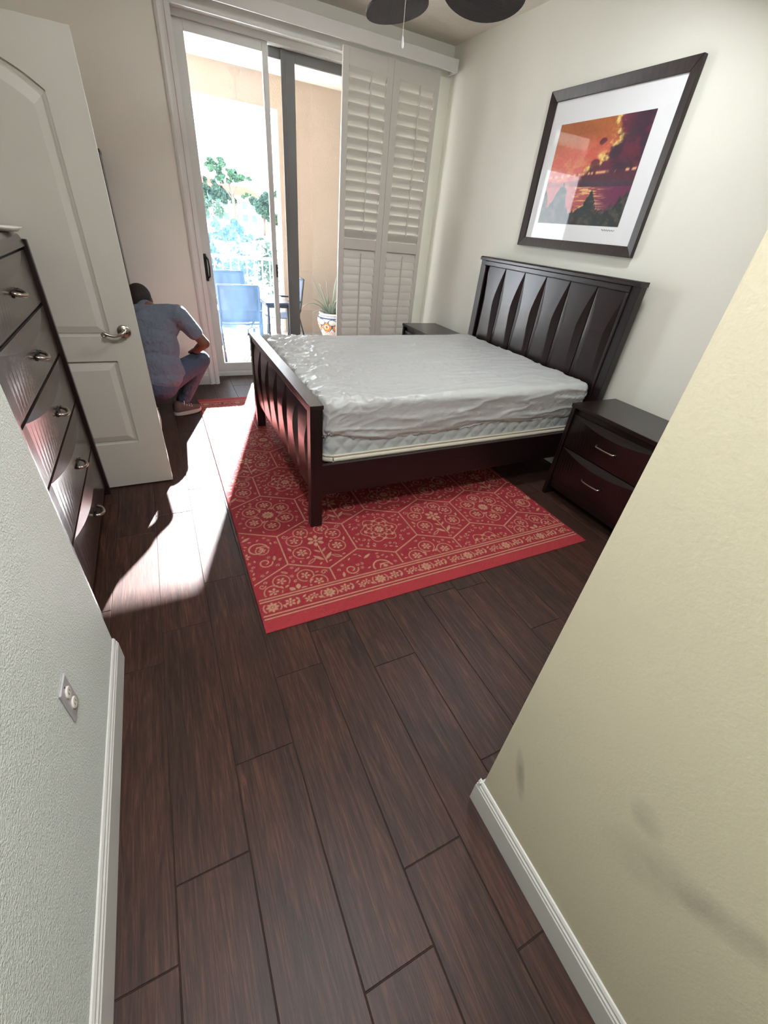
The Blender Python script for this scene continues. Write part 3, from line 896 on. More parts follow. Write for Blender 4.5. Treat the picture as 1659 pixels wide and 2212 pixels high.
# ------------------------------------------------------------------ power outlet on the hall wall
ou = empty('power_outlet', (XHL, 0.895, 0.47))
tag(ou, 'grey duplex power outlet plate low on the textured hall wall', 'outlet')
MB().box(XHL, XHL + 0.006, 0.860, 0.932, 0.412, 0.534).build('plate', M_PLASTIC, ou, 0.003)
for zc in (0.498, 0.450):
    m = MB(); m.lathe([(0.017, 0), (0.017, 0.003), (0.015, 0.0045)], (0, 0, 0), 20)
    m.transform(lambda p, zc=zc: Vector((XHL + 0.006 + p.z, 0.896 + p.x, zc + p.y)))
    so = m.build('socket', M_PLASTIC_W, ou)
    for dy in (-0.006, 0.006):
        MB().box(XHL + 0.0100, XHL + 0.0108, 0.896 + dy - 0.001, 0.896 + dy + 0.001, zc - 0.004, zc + 0.005).build('slot', M_BLACK, so)
m = MB(); m.lathe([(0.003, 0), (0.003, 0.001)], (0, 0, 0), 10); m.transform(lambda p: Vector((XHL + 0.006 + p.z, 0.896 + p.x, 0.520 + p.y)))
m.build('screw', M_BLACK, ou)

# ------------------------------------------------------------------ framed sunset print
PY0, PY1, PZ0, PZ1 = 2.213, 3.357, 1.578, 2.530
pc = empty('framed_picture', (XR, (PY0 + PY1) / 2, PZ0))
tag(pc, 'large dark framed sunset seascape print with wide white mat above the headboard', 'picture')
FW = 0.062; FX = XR - 0.034
def frame_bar(a, b, c, d_, nm):
    # a,b outer corners; c,d inner corners in (y,z); bevelled towards the picture
    v = []
    for (y, z), x in ((a, XR - 0.002), (b, XR - 0.002), (d_, XR - 0.002), (c, XR - 0.002), (a, FX), (b, FX), (d_, FX + 0.014), (c, FX + 0.014)):
        v.append((x, y, z))
    return MB().add(v, [(0, 1, 2, 3), (4, 7, 6, 5), (0, 4, 5, 1), (1, 5, 6, 2), (2, 6, 7, 3), (3, 7, 4, 0)]).build('frame_bar', M_FRAMEPIC, pc, 0.003)
o_ = [(PY0, PZ0), (PY1, PZ0), (PY1, PZ1), (PY0, PZ1)]
i_ = [(PY0 + FW, PZ0 + FW), (PY1 - FW, PZ0 + FW), (PY1 - FW, PZ1 - FW), (PY0 + FW, PZ1 - FW)]
for k in range(4):
    frame_bar(o_[k], o_[(k + 1) % 4], i_[k], i_[(k + 1) % 4], k)
MB().box(XR - 0.010, XR - 0.004, PY0 + FW - 0.005, PY1 - FW + 0.005, PZ0 + FW - 0.005, PZ1 - FW + 0.005).build('mat_board', M_MAT, pc)
AY0, AY1, AZ0, AZ1 = PY0 + 0.195, PY1 - 0.165, PZ0 + 0.165, PZ1 - 0.195
nu, nv = 260, 220
u = np.linspace(0, 1, nu)[None, :].repeat(nv, 0); v_ = np.linspace(0, 1, nv)[:, None].repeat(nu, 1)   # u: left to right as seen, v_: bottom to top
def lin(c): return np.array(srgb(*c)[:3])
def mixc(a, b, t): return a * (1 - t[..., None]) + b * t[..., None]
n1 = fbm(u * 5, v_ * 7, 3, 5); n2 = fbm(u * 11, v_ * 13, 8, 4); n3 = fbm(u * 30, v_ * 8, 15, 3)
sky_c = mixc(lin((214, 96, 84)) + 0 * u[..., None], lin((176, 100, 56)), sstep(0.62, 0.95, v_ + 0.25 * (n1 - .5)))
sky_c = mixc(sky_c, lin((222, 138, 96)), sstep(0.5, 0.75, n2) * sstep(0.9, 0.5, v_) * 0.8)
edge = 0.63 + 0.07 * np.sin(v_ * 9.0 + 0.2) + 0.20 * (n1 - 0.5) + 0.14 * (fbm(u * 16, v_ * 18, 44, 4) - 0.5) - 0.20 * sstep(0.62, 0.42, v_) + 0.05 * (v_ - .7)
cloud = sstep(-0.015, 0.03, u - edge)
dark = mixc(lin((104, 42, 62)) + 0 * u[..., None], lin((66, 42, 60)), sstep(0.35, 0.6, n2 + 0.2 * (u - .6)))
dark = mixc(dark, lin((128, 40, 62)), sstep(0.78, 1.0, v_) * sstep(0.9, 0.6, u))
rim = np.exp(-((u - edge + 0.015) / 0.035) ** 2) * sstep(0.42, 0.55, v_) * sstep(0.36, 0.62, fbm(u * 20, v_ * 22, 61, 4))
img = mixc(sky_c, dark, cloud)
img = mixc(img, lin((236, 206, 120)), np.clip(rim * 1.15, 0, 1))
puff = sstep(0.05, 0.03, np.hypot(u - 0.52, (v_ - 0.57) * 1.1) * 0.75 + 0.10 * (n2 - .5)) + sstep(0.045, 0.03, np.hypot(u - 0.56, (v_ - 0.80) * 1.2) + 0.09 * (n2 - .5))
img = mixc(img, lin((96, 44, 58)), np.clip(puff, 0, 1) * 0.9)
low = sstep(0.05, 0.0, np.abs(v_ - 0.455 - 0.03 * (n1 - .5)) - 0.035) * sstep(0.25, 0.5, u)
img = mixc(img, lin((92, 46, 62)), low * 0.8)
streak = np.exp(-((v_ - 0.50 - 0.05 * (u - .4)) / 0.012) ** 2) * sstep(0.4, 0.6, n3)
img = mixc(img, lin((242, 168, 130)), np.clip(streak, 0, 1))
hor_ = 0.375
mount = sstep(0.0, 0.01, 0.44 + 0.05 * fbm(u * 6, u * 0 + 1, 4, 3) * (1 - u) - 0.02 * (1 - u) - v_) * sstep(0.0, 0.006, v_ - hor_)
img = mixc(img, lin((78, 56, 70)), mount * (0.5 + 0.5 * sstep(0.35, 0.5, u)))
water = v_ < hor_
wcol = mixc(lin((186, 92, 92)) + 0 * u[..., None], lin((112, 48, 82)), sstep(0.45, 0.8, u))
glint = sstep(0.52, 0.66, fbm(u * 10, v_ * 90, 77, 2)) * np.exp(-((u - 0.55 + 0.15 * (v_ - .3)) / 0.13) ** 2)
wcol = mixc(wcol, lin((240, 190, 130)), np.clip(glint * 1.3, 0, 1))
img = np.where(water[..., None], wcol, img)
land = 0.5 - 0.55 * sstep(0.0, 0.34, u) + 0.08
treeline = np.maximum.reduce([0.36 * np.exp(-((u - 0.22) / 0.12) ** 2) + 0.17 * fbm(u * 40, v_ * 18, 5, 4) - 0.03, 0.25 * np.exp(-((u - 0.60) / 0.09) ** 2) + 0.15 * fbm(u * 44, v_ * 20, 6, 4), 0.06 + 0.16 * fbm(u * 38, v_ * 16, 9, 4) + 0.16 * sstep(0.75, 1.0, u), 0.30 * sstep(0.16, 0.0, u) + 0.06 * fbm(u * 20, v_ * 9, 2, 3)])
fol = sstep(-0.006, 0.006, treeline - v_)
fcol = mixc(lin((50, 58, 58)) + 0 * u[..., None], lin((88, 82, 76)), sstep(0.45, 0.75, fbm(u * 22, v_ * 30, 31, 4)))
img = mixc(img, fcol, fol)
img = img * (0.86 + 0.28 * fbm(u * 60, v_ * 60, 91, 2))[..., None]
Pp = np.zeros((nv, nu, 3)); Pp[..., 0] = XR - 0.0112; Pp[..., 1] = AY1 - (AY1 - AY0) * u; Pp[..., 2] = AZ0 + (AZ1 - AZ0) * v_
M_ART, _, _ = attr_mat('printed_sunset', 0.6)
grid_mesh('print', Pp, M_ART, pc, colors=img, smooth=False)
pts = []
for i in range(26):
    t = i / 25
    pts.append((XR - 0.0112, AY0 + 0.13 - 0.11 * t, AZ0 - 0.022 + 0.006 * math.sin(t * 34) * (1 - 0.5 * t)))
MB().tube(pts, 0.0011, 5).build('signature', M_BLACK, pc)
MB().box(XR - 0.0150, XR - 0.0135, PY0 + FW - 0.003, PY1 - FW + 0.003, PZ0 + FW - 0.003, PZ1 - FW + 0.003).build('glass_pane', M_GLASSPIC, pc)

# ------------------------------------------------------------------ rug: hexagon lattice of flowers, banded ends
RX0, RX1, RY0, RY1 = 0.175, 2.287, 1.303, 4.392
res = 0.004
nu = int(round((RX1 - RX0) / res)) + 1; nv = int(round((RY1 - RY0) / res)) + 1
gu = np.linspace(0, RX1 - RX0, nu); gv = np.linspace(0, RY1 - RY0, nv)
U, V = np.meshgrid(gu, gv)
mask = np.zeros_like(U)
du, dv = gu[1], gv[1]
def window(cx, cy, R):
    i0 = max(0, int((cx - R) / du)); i1 = min(nu, int((cx + R) / du) + 2)
    j0 = max(0, int((cy - R) / dv)); j1 = min(nv, int((cy + R) / dv) + 2)
    return slice(j0, j1), slice(i0, i1)
def put(sl, val):
    mask[sl] = np.maximum(mask[sl], val)
AA = 0.0026
def cover_(dist): return np.clip(0.5 - dist / AA / 1.2, 0, 1)
def ring(cx, cy, R, w=0.005, a0=None, a1=None):
    sl = window(cx, cy, R + 0.02)
    if U[sl].size == 0: return
    x, y = U[sl] - cx, V[sl] - cy
    r = np.hypot(x, y); val = cover_(np.abs(r - R) - w / 2)
    if a0 is not None:
        a = (np.arctan2(y, x) - a0) % (2 * math.pi)
        val = val * (a < (a1 - a0))
    put(sl, val)
def disc(cx, cy, R):
    sl = window(cx, cy, R + 0.01)
    if U[sl].size == 0: return
    put(sl, cover_(np.hypot(U[sl] - cx, V[sl] - cy) - R))
def leaf(cx, cy, Ln, ang, wd=0.3, hollow=False):
    sl = window(cx, cy, Ln + 0.01)
    if U[sl].size == 0: return
    x, y = U[sl] - cx, V[sl] - cy
    a = x * math.cos(ang) + y * math.sin(ang); b = -x * math.sin(ang) + y * math.cos(ang)
    t = np.clip(a / Ln, -1, 1)
    wdt = Ln * wd * (1 - t * t)
    dist = np.maximum(np.abs(b) - wdt, np.abs(a) - Ln)
    if hollow: dist = np.abs(dist + 0.003) - 0.0025
    put(sl, cover_(dist))
def seg_(x0, y0, x1, y1, w=0.005):
    cx, cy = (x0 + x1) / 2, (y0 + y1) / 2
    Ln = math.hypot(x1 - x0, y1 - y0)
    sl = window(cx, cy, Ln / 2 + 0.02)
    if U[sl].size == 0: return
    x, y = U[sl] - x0, V[sl] - y0
    dx, dy = (x1 - x0) / Ln, (y1 - y0) / Ln
    t = np.clip(x * dx + y * dy, 0, Ln)
    put(sl, cover_(np.hypot(x - t * dx, y - t * dy) - w / 2))
def flower(cx, cy, R, n=6, ph=0.0):
    for k in range(n):
        a = ph + 2 * math.pi * k / n
        leaf(cx + 0.62 * R * math.cos(a), cy + 0.62 * R * math.sin(a), 0.36 * R, a, 0.62)
    disc(cx, cy, 0.2 * R)
def spiral(cx, cy, R, a0, turns, w=0.005, sgn=1):
    n = 18; pr = None
    for i in range(n + 1):
        t = i / n; a = a0 + sgn * turns * 2 * math.pi * t; r = R * (1 - 0.7 * t)
        q = (cx + r * math.cos(a), cy + r * math.sin(a))
        if pr: seg_(pr[0], pr[1], q[0], q[1], w)
        pr = q
def rosette_ring(cx, cy, R, fr, n=6, a0=0.0, gap=0.8):
    ring(cx, cy, R, 0.0055, a0 + gap, a0 + 2 * math.pi)
    flower(cx, cy, fr, n, a0)
    leaf(cx + (R + .006) * math.cos(a0 + .4), cy + (R + .006) * math.sin(a0 + .4), 0.014, a0 + 2.0, 0.4)
def cell_bouquet(cx, cy):
    flower(cx, cy + 0.02, 0.056, 6, 0.3)
    seg_(cx, cy - 0.03, cx + 0.004, cy - 0.185, 0.007)
    for s in (-1, 1):
        leaf(cx + s * 0.030, cy - 0.135, 0.036, math.pi / 2 - s * 0.75, 0.28)
        leaf(cx + s * 0.020, cy - 0.075, 0.022, math.pi / 2 - s * 0.8, 0.3)
        leaf(cx + s * 0.075, cy - 0.150, 0.036, math.pi / 2 + s * 1.0, 0.3, True)
        rosette_ring(cx + s * 0.122, cy + 0.055, 0.046, 0.030, 5, math.pi if s > 0 else 0)
        rosette_ring(cx + s * 0.108, cy - 0.062, 0.050, 0.034, 6, math.pi / 2 * s)
        rosette_ring(cx + s * 0.066, cy + 0.120, 0.044, 0.028, 5, -math.pi / 2)
        leaf(cx + s * 0.168, cy - 0.012, 0.020, 1.2 * s, 0.35); leaf(cx + s * 0.035, cy + 0.178, 0.022, 0.6 * s, 0.35, True)
        spiral(cx + s * 0.168, cy + 0.112, 0.018, 0, 1.0, 0.005, s)
def cell_medallion(cx, cy):
    flower(cx, cy, 0.034, 8); 
    sl = window(cx, cy, 0.2)
    x, y = U[sl] - cx, V[sl] - cy
    r = np.hypot(x, y); a = np.arctan2(y, x)
    for R, n, am in ((0.050, 8, .10), (0.078, 8, .13), (0.112, 6, .12)):
        put(sl, cover_(np.abs(r - R * (1 + am * np.cos(n * a))) - 0.0028))
    for k in range(8):
        q = math.pi / 4 * k + .39
        leaf(cx + 0.064 * math.cos(q), cy + 0.064 * math.sin(q), 0.014, q, .5)
        leaf(cx + 0.094 * math.cos(q - .39), cy + 0.094 * math.sin(q - .39), 0.018, q - .39 + math.pi / 2, .45)
    for k in range(14):
        q = 2 * math.pi * k / 14; yy = 1.1 if abs(math.sin(q)) > .6 else 1.0
        spiral(cx + 0.148 * math.cos(q), cy + 0.148 * yy * math.sin(q), 0.013, q, 0.7, 0.005)
    for k in range(10):
        q = 2 * math.pi * (k + .5) / 10
        leaf(cx + 0.172 * math.cos(q) * .98, cy + 0.176 * math.sin(q), 0.012, q + 1.2, .4)
def cell_rings(cx, cy):
    flower(cx, cy, 0.040, 10)
    for k in range(6):
        q = math.pi / 3 * k + math.pi / 6
        rosette_ring(cx + 0.113 * math.cos(q), cy + 0.118 * math.sin(q), 0.049, 0.032, 6, q + math.pi, 0.6)
    for k in range(6):
        q = math.pi / 3 * k
        leaf(cx + 0.078 * math.cos(q), cy + 0.078 * math.sin(q), 0.014, q, .4)
def cell_scroll(cx, cy):
    for s in (-1, 1):
        spiral(cx + s * 0.075, cy + s * 0.045, 0.062, math.pi * (s < 0), 1.25, 0.009, 1)
        spiral(cx - s * 0.095, cy + s * 0.080, 0.040, 0, 1.2, 0.007, -1)
        rosette_ring(cx - s * 0.1, cy - s * 0.03, 0.036, 0.024, 6, 0)
        leaf(cx + s * 0.03, cy + s * 0.155, 0.03, .5, .3); leaf(cx + s * 0.15, cy - s * 0.055, 0.022, 1.3, .35)
    flower(cx, cy, 0.030, 6)
HP, HH, HS = 0.4155, 0.237, 0.131           # lattice pitch, half height, half side
CU, CV = 0.4215, 0.556
LV = RY1 - RY0
row = -1
while True:
    cv = CV + row * (HH + HS)
    if cv - HH > LV: break
    sh = (row % 2) * HP / 2
    for c in range(-2, 6):
        cu = CU - sh + c * HP
        if cu < -HP / 2 - .05 or cu > RX1 - RX0 + HP / 2 + .05: continue
        x0, x1 = cu - HP / 2, cu + HP / 2
        seg_(x0, cv - HS, x0, cv + HS, 0.008)
        seg_(x0, cv + HS, cu, cv + HH, 0.008); seg_(cu, cv + HH, x1, cv + HS, 0.008)
        kind = (c + 2 * row + (row // 2)) % 4 if row % 2 == 0 else (c * 3 + row + 1) % 4
        if row == 0: kind = [0, 1, 0, 2, 3][c % 5]
        if row == 1: kind = [2, 0, 1, 3, 0][c % 5]
        (cell_bouquet, cell_medallion, cell_rings, cell_scroll)[kind](cu, cv)
    row += 1
def band(flip):
    y = (lambda t: LV - t) if flip else (lambda t: t)
    zone = (V if not flip else LV - V) < 0.222
    mask[zone] = 0
    for t in (0.078, 0.098, 0.190, 0.208):
        seg_(0, y(t), RX1 - RX0, y(t), 0.008)
    k = 0; x = 0.064
    while x < RX1 - RX0:
        if k % 3 == 0:
            flower(x, y(0.144), 0.034, 8); ring(x, y(0.144), 0.012, 0.004)
            for s in (-1, 1): ring(x + s * 0.008, y(0.144), 0.036, 0.006, -0.8 + (math.pi if s < 0 else 0), 0.8 + (math.pi if s < 0 else 0))
        elif k % 3 == 1:
            flower(x - 0.008, y(0.148), 0.030, 6, .3); leaf(x + 0.03, y(0.136), 0.018, 1.0, .4); leaf(x - 0.04, y(0.132), 0.014, 2.0, .4); leaf(x + 0.032, y(0.16), 0.014, 2.2, .4)
        else:
            flower(x - 0.014, y(0.136), 0.024, 5); flower(x + 0.018, y(0.150), 0.024, 5); leaf(x - 0.03, y(0.165), 0.014, .6, .4); leaf(x + 0.045, y(0.130), 0.014, 2.4, .4)
        x += 0.0985; k += 1
for k in range(14000):
    x, y = rng.uniform(0, RX1 - RX0), rng.uniform(0, LV)
    sl = window(x, y, 0.0125)
    if mask[sl].max() > 0.05: continue
    t = rng.integers(0, 4)
    if t == 0: spiral(x, y, 0.0105, rng.uniform(0, 6.28), 0.8, 0.005, 1 if rng.random() < .5 else -1)
    elif t == 1: flower(x, y, 0.012, 5, rng.uniform(0, 1))
    else: leaf(x, y, 0.0115, rng.uniform(0, 6.28), 0.42)
band(False); band(True)
mask[:, :3] = 0; mask[:, -3:] = 0
red = np.array(srgb(150, 46, 54)[:3]); red2 = np.array(srgb(164, 54, 60)[:3]); tan = np.array(srgb(186, 138, 112)[:3])
endz = (np.minimum(V, LV - V) < 0.07).astype(float)
basec = red * (1 - endz[..., None]) + red2 * endz[..., None]
colr = basec * (1 - mask[..., None]) + tan * mask[..., None]
colr = colr * (0.92 + 0.16 * vnoise(U * 240, V * 240, 5))[..., None]
P = np.zeros((nv + 2, nu + 2, 3))
Xg = np.concatenate([[0], gu, [gu[-1]]]) + RX0; Yg = np.concatenate([[0], gv, [gv[-1]]]) + RY0
P[..., 0] = Xg[None, :]; P[..., 1] = Yg[:, None]; P[1:-1, 1:-1, 2] = 0.0062 + 0.0012 * mask
P[0, :, 2] = P[-1, :, 2] = P[:, 0, 2] = P[:, -1, 2] = 0.0004
colp = np.pad(colr, ((1, 1), (1, 1), (0, 0)), mode='edge')
colp[0] = colp[-1] = red * 0.45; colp[:, 0] = colp[:, -1] = red * 0.45
M_RUG, nt, b = attr_mat('woven_rug', 0.8, spec=0.25)
g = nt.nodes.new('ShaderNodeNewGeometry')
hs = []
for angz in (math.radians(45), math.radians(-45)):
    mp = nt.nodes.new('ShaderNodeMapping'); mp.inputs['Rotation'].default_value = (0, 0, angz); mp.inputs['Scale'].default_value = (1, 1, 1)
    nt.links.new(g.outputs['Position'], mp.inputs[0])
    w = nt.nodes.new('ShaderNodeTexWave'); w.inputs['Scale'].default_value = 32.0; w.inputs['Distortion'].default_value = 0.3
    nt.links.new(mp.outputs[0], w.inputs['Vector']); hs.append(w.outputs['Fac'])
mxn = nt.nodes.new('ShaderNodeMath'); mxn.operation = 'MINIMUM'
nt.links.new(hs[0], mxn.inputs[0]); nt.links.new(hs[1], mxn.inputs[1])
bp = nt.nodes.new('ShaderNodeBump'); bp.inputs['Strength'].default_value = 0.6; bp.inputs['Distance'].default_value = 0.003
nt.links.new(mxn.outputs[0], bp.inputs['Height']); nt.links.new(bp.outputs[0], b.inputs['Normal'])
rug = grid_mesh('area_rug', P, M_RUG, None, colors=colp, smooth=False, origin=((RX0 + RX1) / 2, (RY0 + RY1) / 2, 0.0))
tag(rug, 'red and tan woven area rug with hexagon floral pattern under the bed', 'rug')

# ------------------------------------------------------------------ ceiling fan with leaf blades
fan = empty('ceiling_fan', (1.358, 2.80, ZC))
tag(fan, 'dark ceiling fan with broad oval blades and a crystal pull chain', 'ceiling fan')
M_FAN = wood('fan_blade_weave', srgb(40, 36, 40), srgb(62, 56, 58), 0.6, 0, scale=1.5, bump=0.5)
M_FANM = mat('fan_bronze', srgb(40, 32, 30), 0.4, metal=0.6)
fx, fy = 1.358, 2.80
MB().lathe([(0.075, 3.045), (0.075, 3.02), (0.04, 2.985), (0.014, 2.97)], (fx, fy, 0), 24).build('canopy', M_FANM, fan, smooth=True)
MB().tube([(fx, fy, 2.99), (fx, fy, 2.76)], 0.013, 12).build('downrod', M_FANM, fan, smooth=True)
MB().lathe([(0.03, 2.78), (0.09, 2.765), (0.12, 2.72), (0.12, 2.66), (0.09, 2.62), (0.07, 2.60), (0.07, 2.57), (0.055, 2.545), (0.02, 2.53)], (fx, fy, 0), 32).build('motor', M_FANM, fan, smooth=True)
def blade_mesh():
    n = 40; v = []; f = []
    out = []
    for k in range(n):
        a = 2 * math.pi * k / n
        cx = 0.44; r = 0.225
        x = cx + r * math.cos(a); w = 0.178 * math.sin(a) * (1.0 + 0.12 * math.cos(a))
        out.append((x, w))
    rot = Matrix.Rotation(math.radians(-11), 3, 'X')
    for z in (0.0, 0.011):
        for (x, y) in out:
            v.append(rot @ Vector((x, y, z - 0.05 * (x - .25) * 0.3)))
    f.append(tuple(range(n - 1, -1, -1))); f.append(tuple(range(n, 2 * n)))
    f += [(i, (i + 1) % n, n + (i + 1) % n, n + i) for i in range(n)]
    return MB().add(v, f)
b0 = None
for k in range(5):
    ang_ = math.radians(69.6 - 72 * k)
    if b0 is None:
        m = blade_mesh(); b0 = m.build('blade', M_FAN, None); b0.parent = fan; bl = b0
        m2 = MB().box(0.10, 0.27, -0.022, 0.022, -0.014, -0.003); a0_ = m2.build('blade_iron', M_FANM, None, 0.003); a0_.parent = b0
    else:
        bl = b0.copy(); COL.objects.link(bl); bl.parent = fan
        ai = a0_.copy(); COL.objects.link(ai); ai.parent = bl
    bl.location = (0, 0, 2.625 - ZC); bl.rotation_euler = (0, 0, ang_)
pcn = MB()
pcn.tube([(fx + 0.0, fy, 2.54), (fx, fy, 2.405)], 0.0014, 6)
pcn = pcn.build('pull_chain', M_NICKEL, fan)
M_CRY = mat('crystal', srgb(226, 226, 222), 0.08, spec=0.9)
MB().lathe([(0.002, 2.405), (0.006, 2.398), (0.010, 2.372), (0.008, 2.362), (0.002, 2.358)], (fx, fy, 0), 8).build('pendant', M_CRY, pcn)

# ------------------------------------------------------------------ crouching person
M_SKIN = mat('skin', srgb(112, 76, 60), 0.55)
M_HAIR = mat('dark_hair', srgb(34, 26, 24), 0.7, bump=(300, 0.6, 0.003))
M_SHIRT = mat('grey_blue_cotton', srgb(104, 113, 128), 0.85, bump=(11, 0.9, 0.035))
M_JEAN = mat('blue_denim', srgb(66, 76, 96), 0.85, bump=(15, 0.95, 0.03), var=(9, 0.25))
M_SHOE = mat('brown_canvas', srgb(92, 78, 74), 0.8)
M_SOLE = mat('pale_rubber', srgb(206, 192, 182), 0.7)
M_LACE = mat('white_lace', srgb(214, 208, 200), 0.8)
man = empty('person', (-0.06, 4.12, 0.0))
tag(man, 'crouching person in grey-blue t-shirt and jeans seen from behind beside the glass door', 'person')
def organic(name, m, mat_, voxel, it=6):
    o = m.build(name, mat_, man)
    r = o.modifiers.new('union', 'REMESH'); r.mode = 'VOXEL'; r.voxel_size = voxel; r.use_smooth_shade = True
    s = o.modifiers.new('soften', 'SMOOTH'); s.iterations = it; s.factor = 0.5
    return o
SH_R, EL_R, WR_R = Vector((0.118, 3.900, 0.880)), Vector((0.281, 3.880, 0.668)), Vector((0.212, 3.985, 0.585))
SH_L, EL_L, WR_L = Vector((-0.255, 3.95, 0.860)), Vector((-0.40, 4.10, 0.66)), Vector((-0.38, 4.28, 0.50))
HIP = Vector((-0.140, 3.850, 0.370))
KN_R, AN_R = Vector((0.244, 4.055, 0.490)), Vector((0.030, 4.105, 0.105))
KN_L, AN_L = Vector((-0.290, 4.200, 0.080)), Vector((-0.215, 3.82, 0.125))
NECK, HEAD = Vector((-0.079, 3.960, 0.935)), Vector((-0.132, 4.070, 0.958))
# body: one skin surface from head to hands
m = MB()
m.ellipsoid(HEAD, (0.078, 0.098, 0.098), 18)
m.ellipsoid(HEAD + Vector((0, 0.045, -0.055)), (0.055, 0.055, 0.06), 14)
m.ellipsoid(HEAD + Vector((0, 0.103, -0.02)), (0.012, 0.022, 0.018), 10)                       # nose
for s in (-1, 1): m.ellipsoid(HEAD + Vector((s * 0.08, 0.01, -0.015)), (0.012, 0.022, 0.034), 10)   # ears
m.capsule(NECK + Vector((0, -.01, -.03)), HEAD + Vector((0, -.01, -.04)), 0.060, 0.055)
m.capsule(HIP, NECK + Vector((0, 0, -.12)), 0.10, 0.10)
for sh, el, wr in ((SH_R, EL_R, WR_R), (SH_L, EL_L, WR_L)):
    m.capsule(NECK + Vector((0, 0, -.08)), sh, 0.06, 0.05)
    m.capsule(sh, el, 0.050, 0.041); m.capsule(el, wr, 0.042, 0.029)
def hand(m, wr, fwd, side, down):
    fwd = fwd.normalized(); side = side.normalized(); down = down.normalized()
    palm = wr + fwd * 0.05
    m.capsule(wr, palm, 0.027, 0.028); m.capsule(palm - side * 0.022, palm + side * 0.022, 0.017, 0.017)
    for k, ln in enumerate((0.068, 0.078, 0.072, 0.056)):
        base = palm + side * (-0.030 + 0.020 * k) + fwd * 0.022
        a = base + fwd * ln * 0.5 + down * 0.006; bb = a + (fwd * 0.7 + down * 0.7).normalized() * ln * 0.5
        m.capsule(base, a, 0.0095, 0.009, 8); m.capsule(a, bb, 0.009, 0.0075, 8)
    tb = wr + fwd * 0.02 - side * 0.030
    t2 = tb + (fwd * 0.6 - side * 0.6 + down * 0.3).normalized() * 0.034; t3 = t2 + (fwd * 0.9 + down * 0.4).normalized() * 0.028
    m.capsule(tb, t2, 0.012, 0.010, 8); m.capsule(t2, t3, 0.010, 0.008, 8)
hand(m, WR_R, Vector((-0.10, 0.9, -0.25)), Vector((1, 0.1, 0.0)), Vector((0, 0.2, -1)))
hand(m, WR_L, Vector((0.15, 1, -0.1)), Vector((1, 0, 0)), Vector((0, 0, -1)))
m.capsule(HIP, KN_R, 0.07, 0.05); m.capsule(KN_R, AN_R, 0.05, 0.035); m.capsule(HIP + Vector((-.1, 0, 0)), KN_L, 0.07, 0.05); m.capsule(KN_L, AN_L, 0.045, 0.035)
organic('body', m, M_SKIN, 0.0075, 3)
# hair: cap over skull and nape
m = MB(); m.ellipsoid(HEAD + Vector((0, -0.012, 0.022)), (0.086, 0.102, 0.092), 20); m.ellipsoid(HEAD + Vector((0, -0.045, -0.015)), (0.078, 0.066, 0.072), 18)
organic('hair', m, M_HAIR, 0.008, 2)
# t-shirt
m = MB()
m.ellipsoid((-0.073, 3.925, 0.800), (0.195, 0.125, 0.150), 20)
m.ellipsoid((-0.088, 3.885, 0.650), (0.178, 0.125, 0.20), 20)
m.ellipsoid((-0.105, 3.860, 0.500), (0.190, 0.138, 0.17), 20)
m.ellipsoid((-0.120, 3.850, 0.410), (0.195, 0.150, 0.11), 20)
m.capsule((-0.200, 3.95, 0.860), SH_R + Vector((-.045, 0.01, 0.0)), 0.080, 0.076)
m.capsule((-0.04, 3.86, 0.56), (0.040, 3.90, 0.455), 0.080, 0.062)          # side of the shirt bunched on the thigh
m.capsule((-0.24, 3.84, 0.42), (0.035, 3.88, 0.440), 0.075, 0.066)
m.capsule(NECK + Vector((0, -0.01, -0.06)), NECK + Vector((-0.02, 0.01, -0.028)), 0.082, 0.066)
sl_r = SH_R.lerp(EL_R, 0.60); sl_l = SH_L.lerp(EL_L, 0.6)
m.capsule(SH_R, sl_r, 0.076, 0.064); m.capsule(SH_L, sl_l, 0.074, 0.062)
shirt = organic('t_shirt', m, M_SHIRT, 0.008, 6)
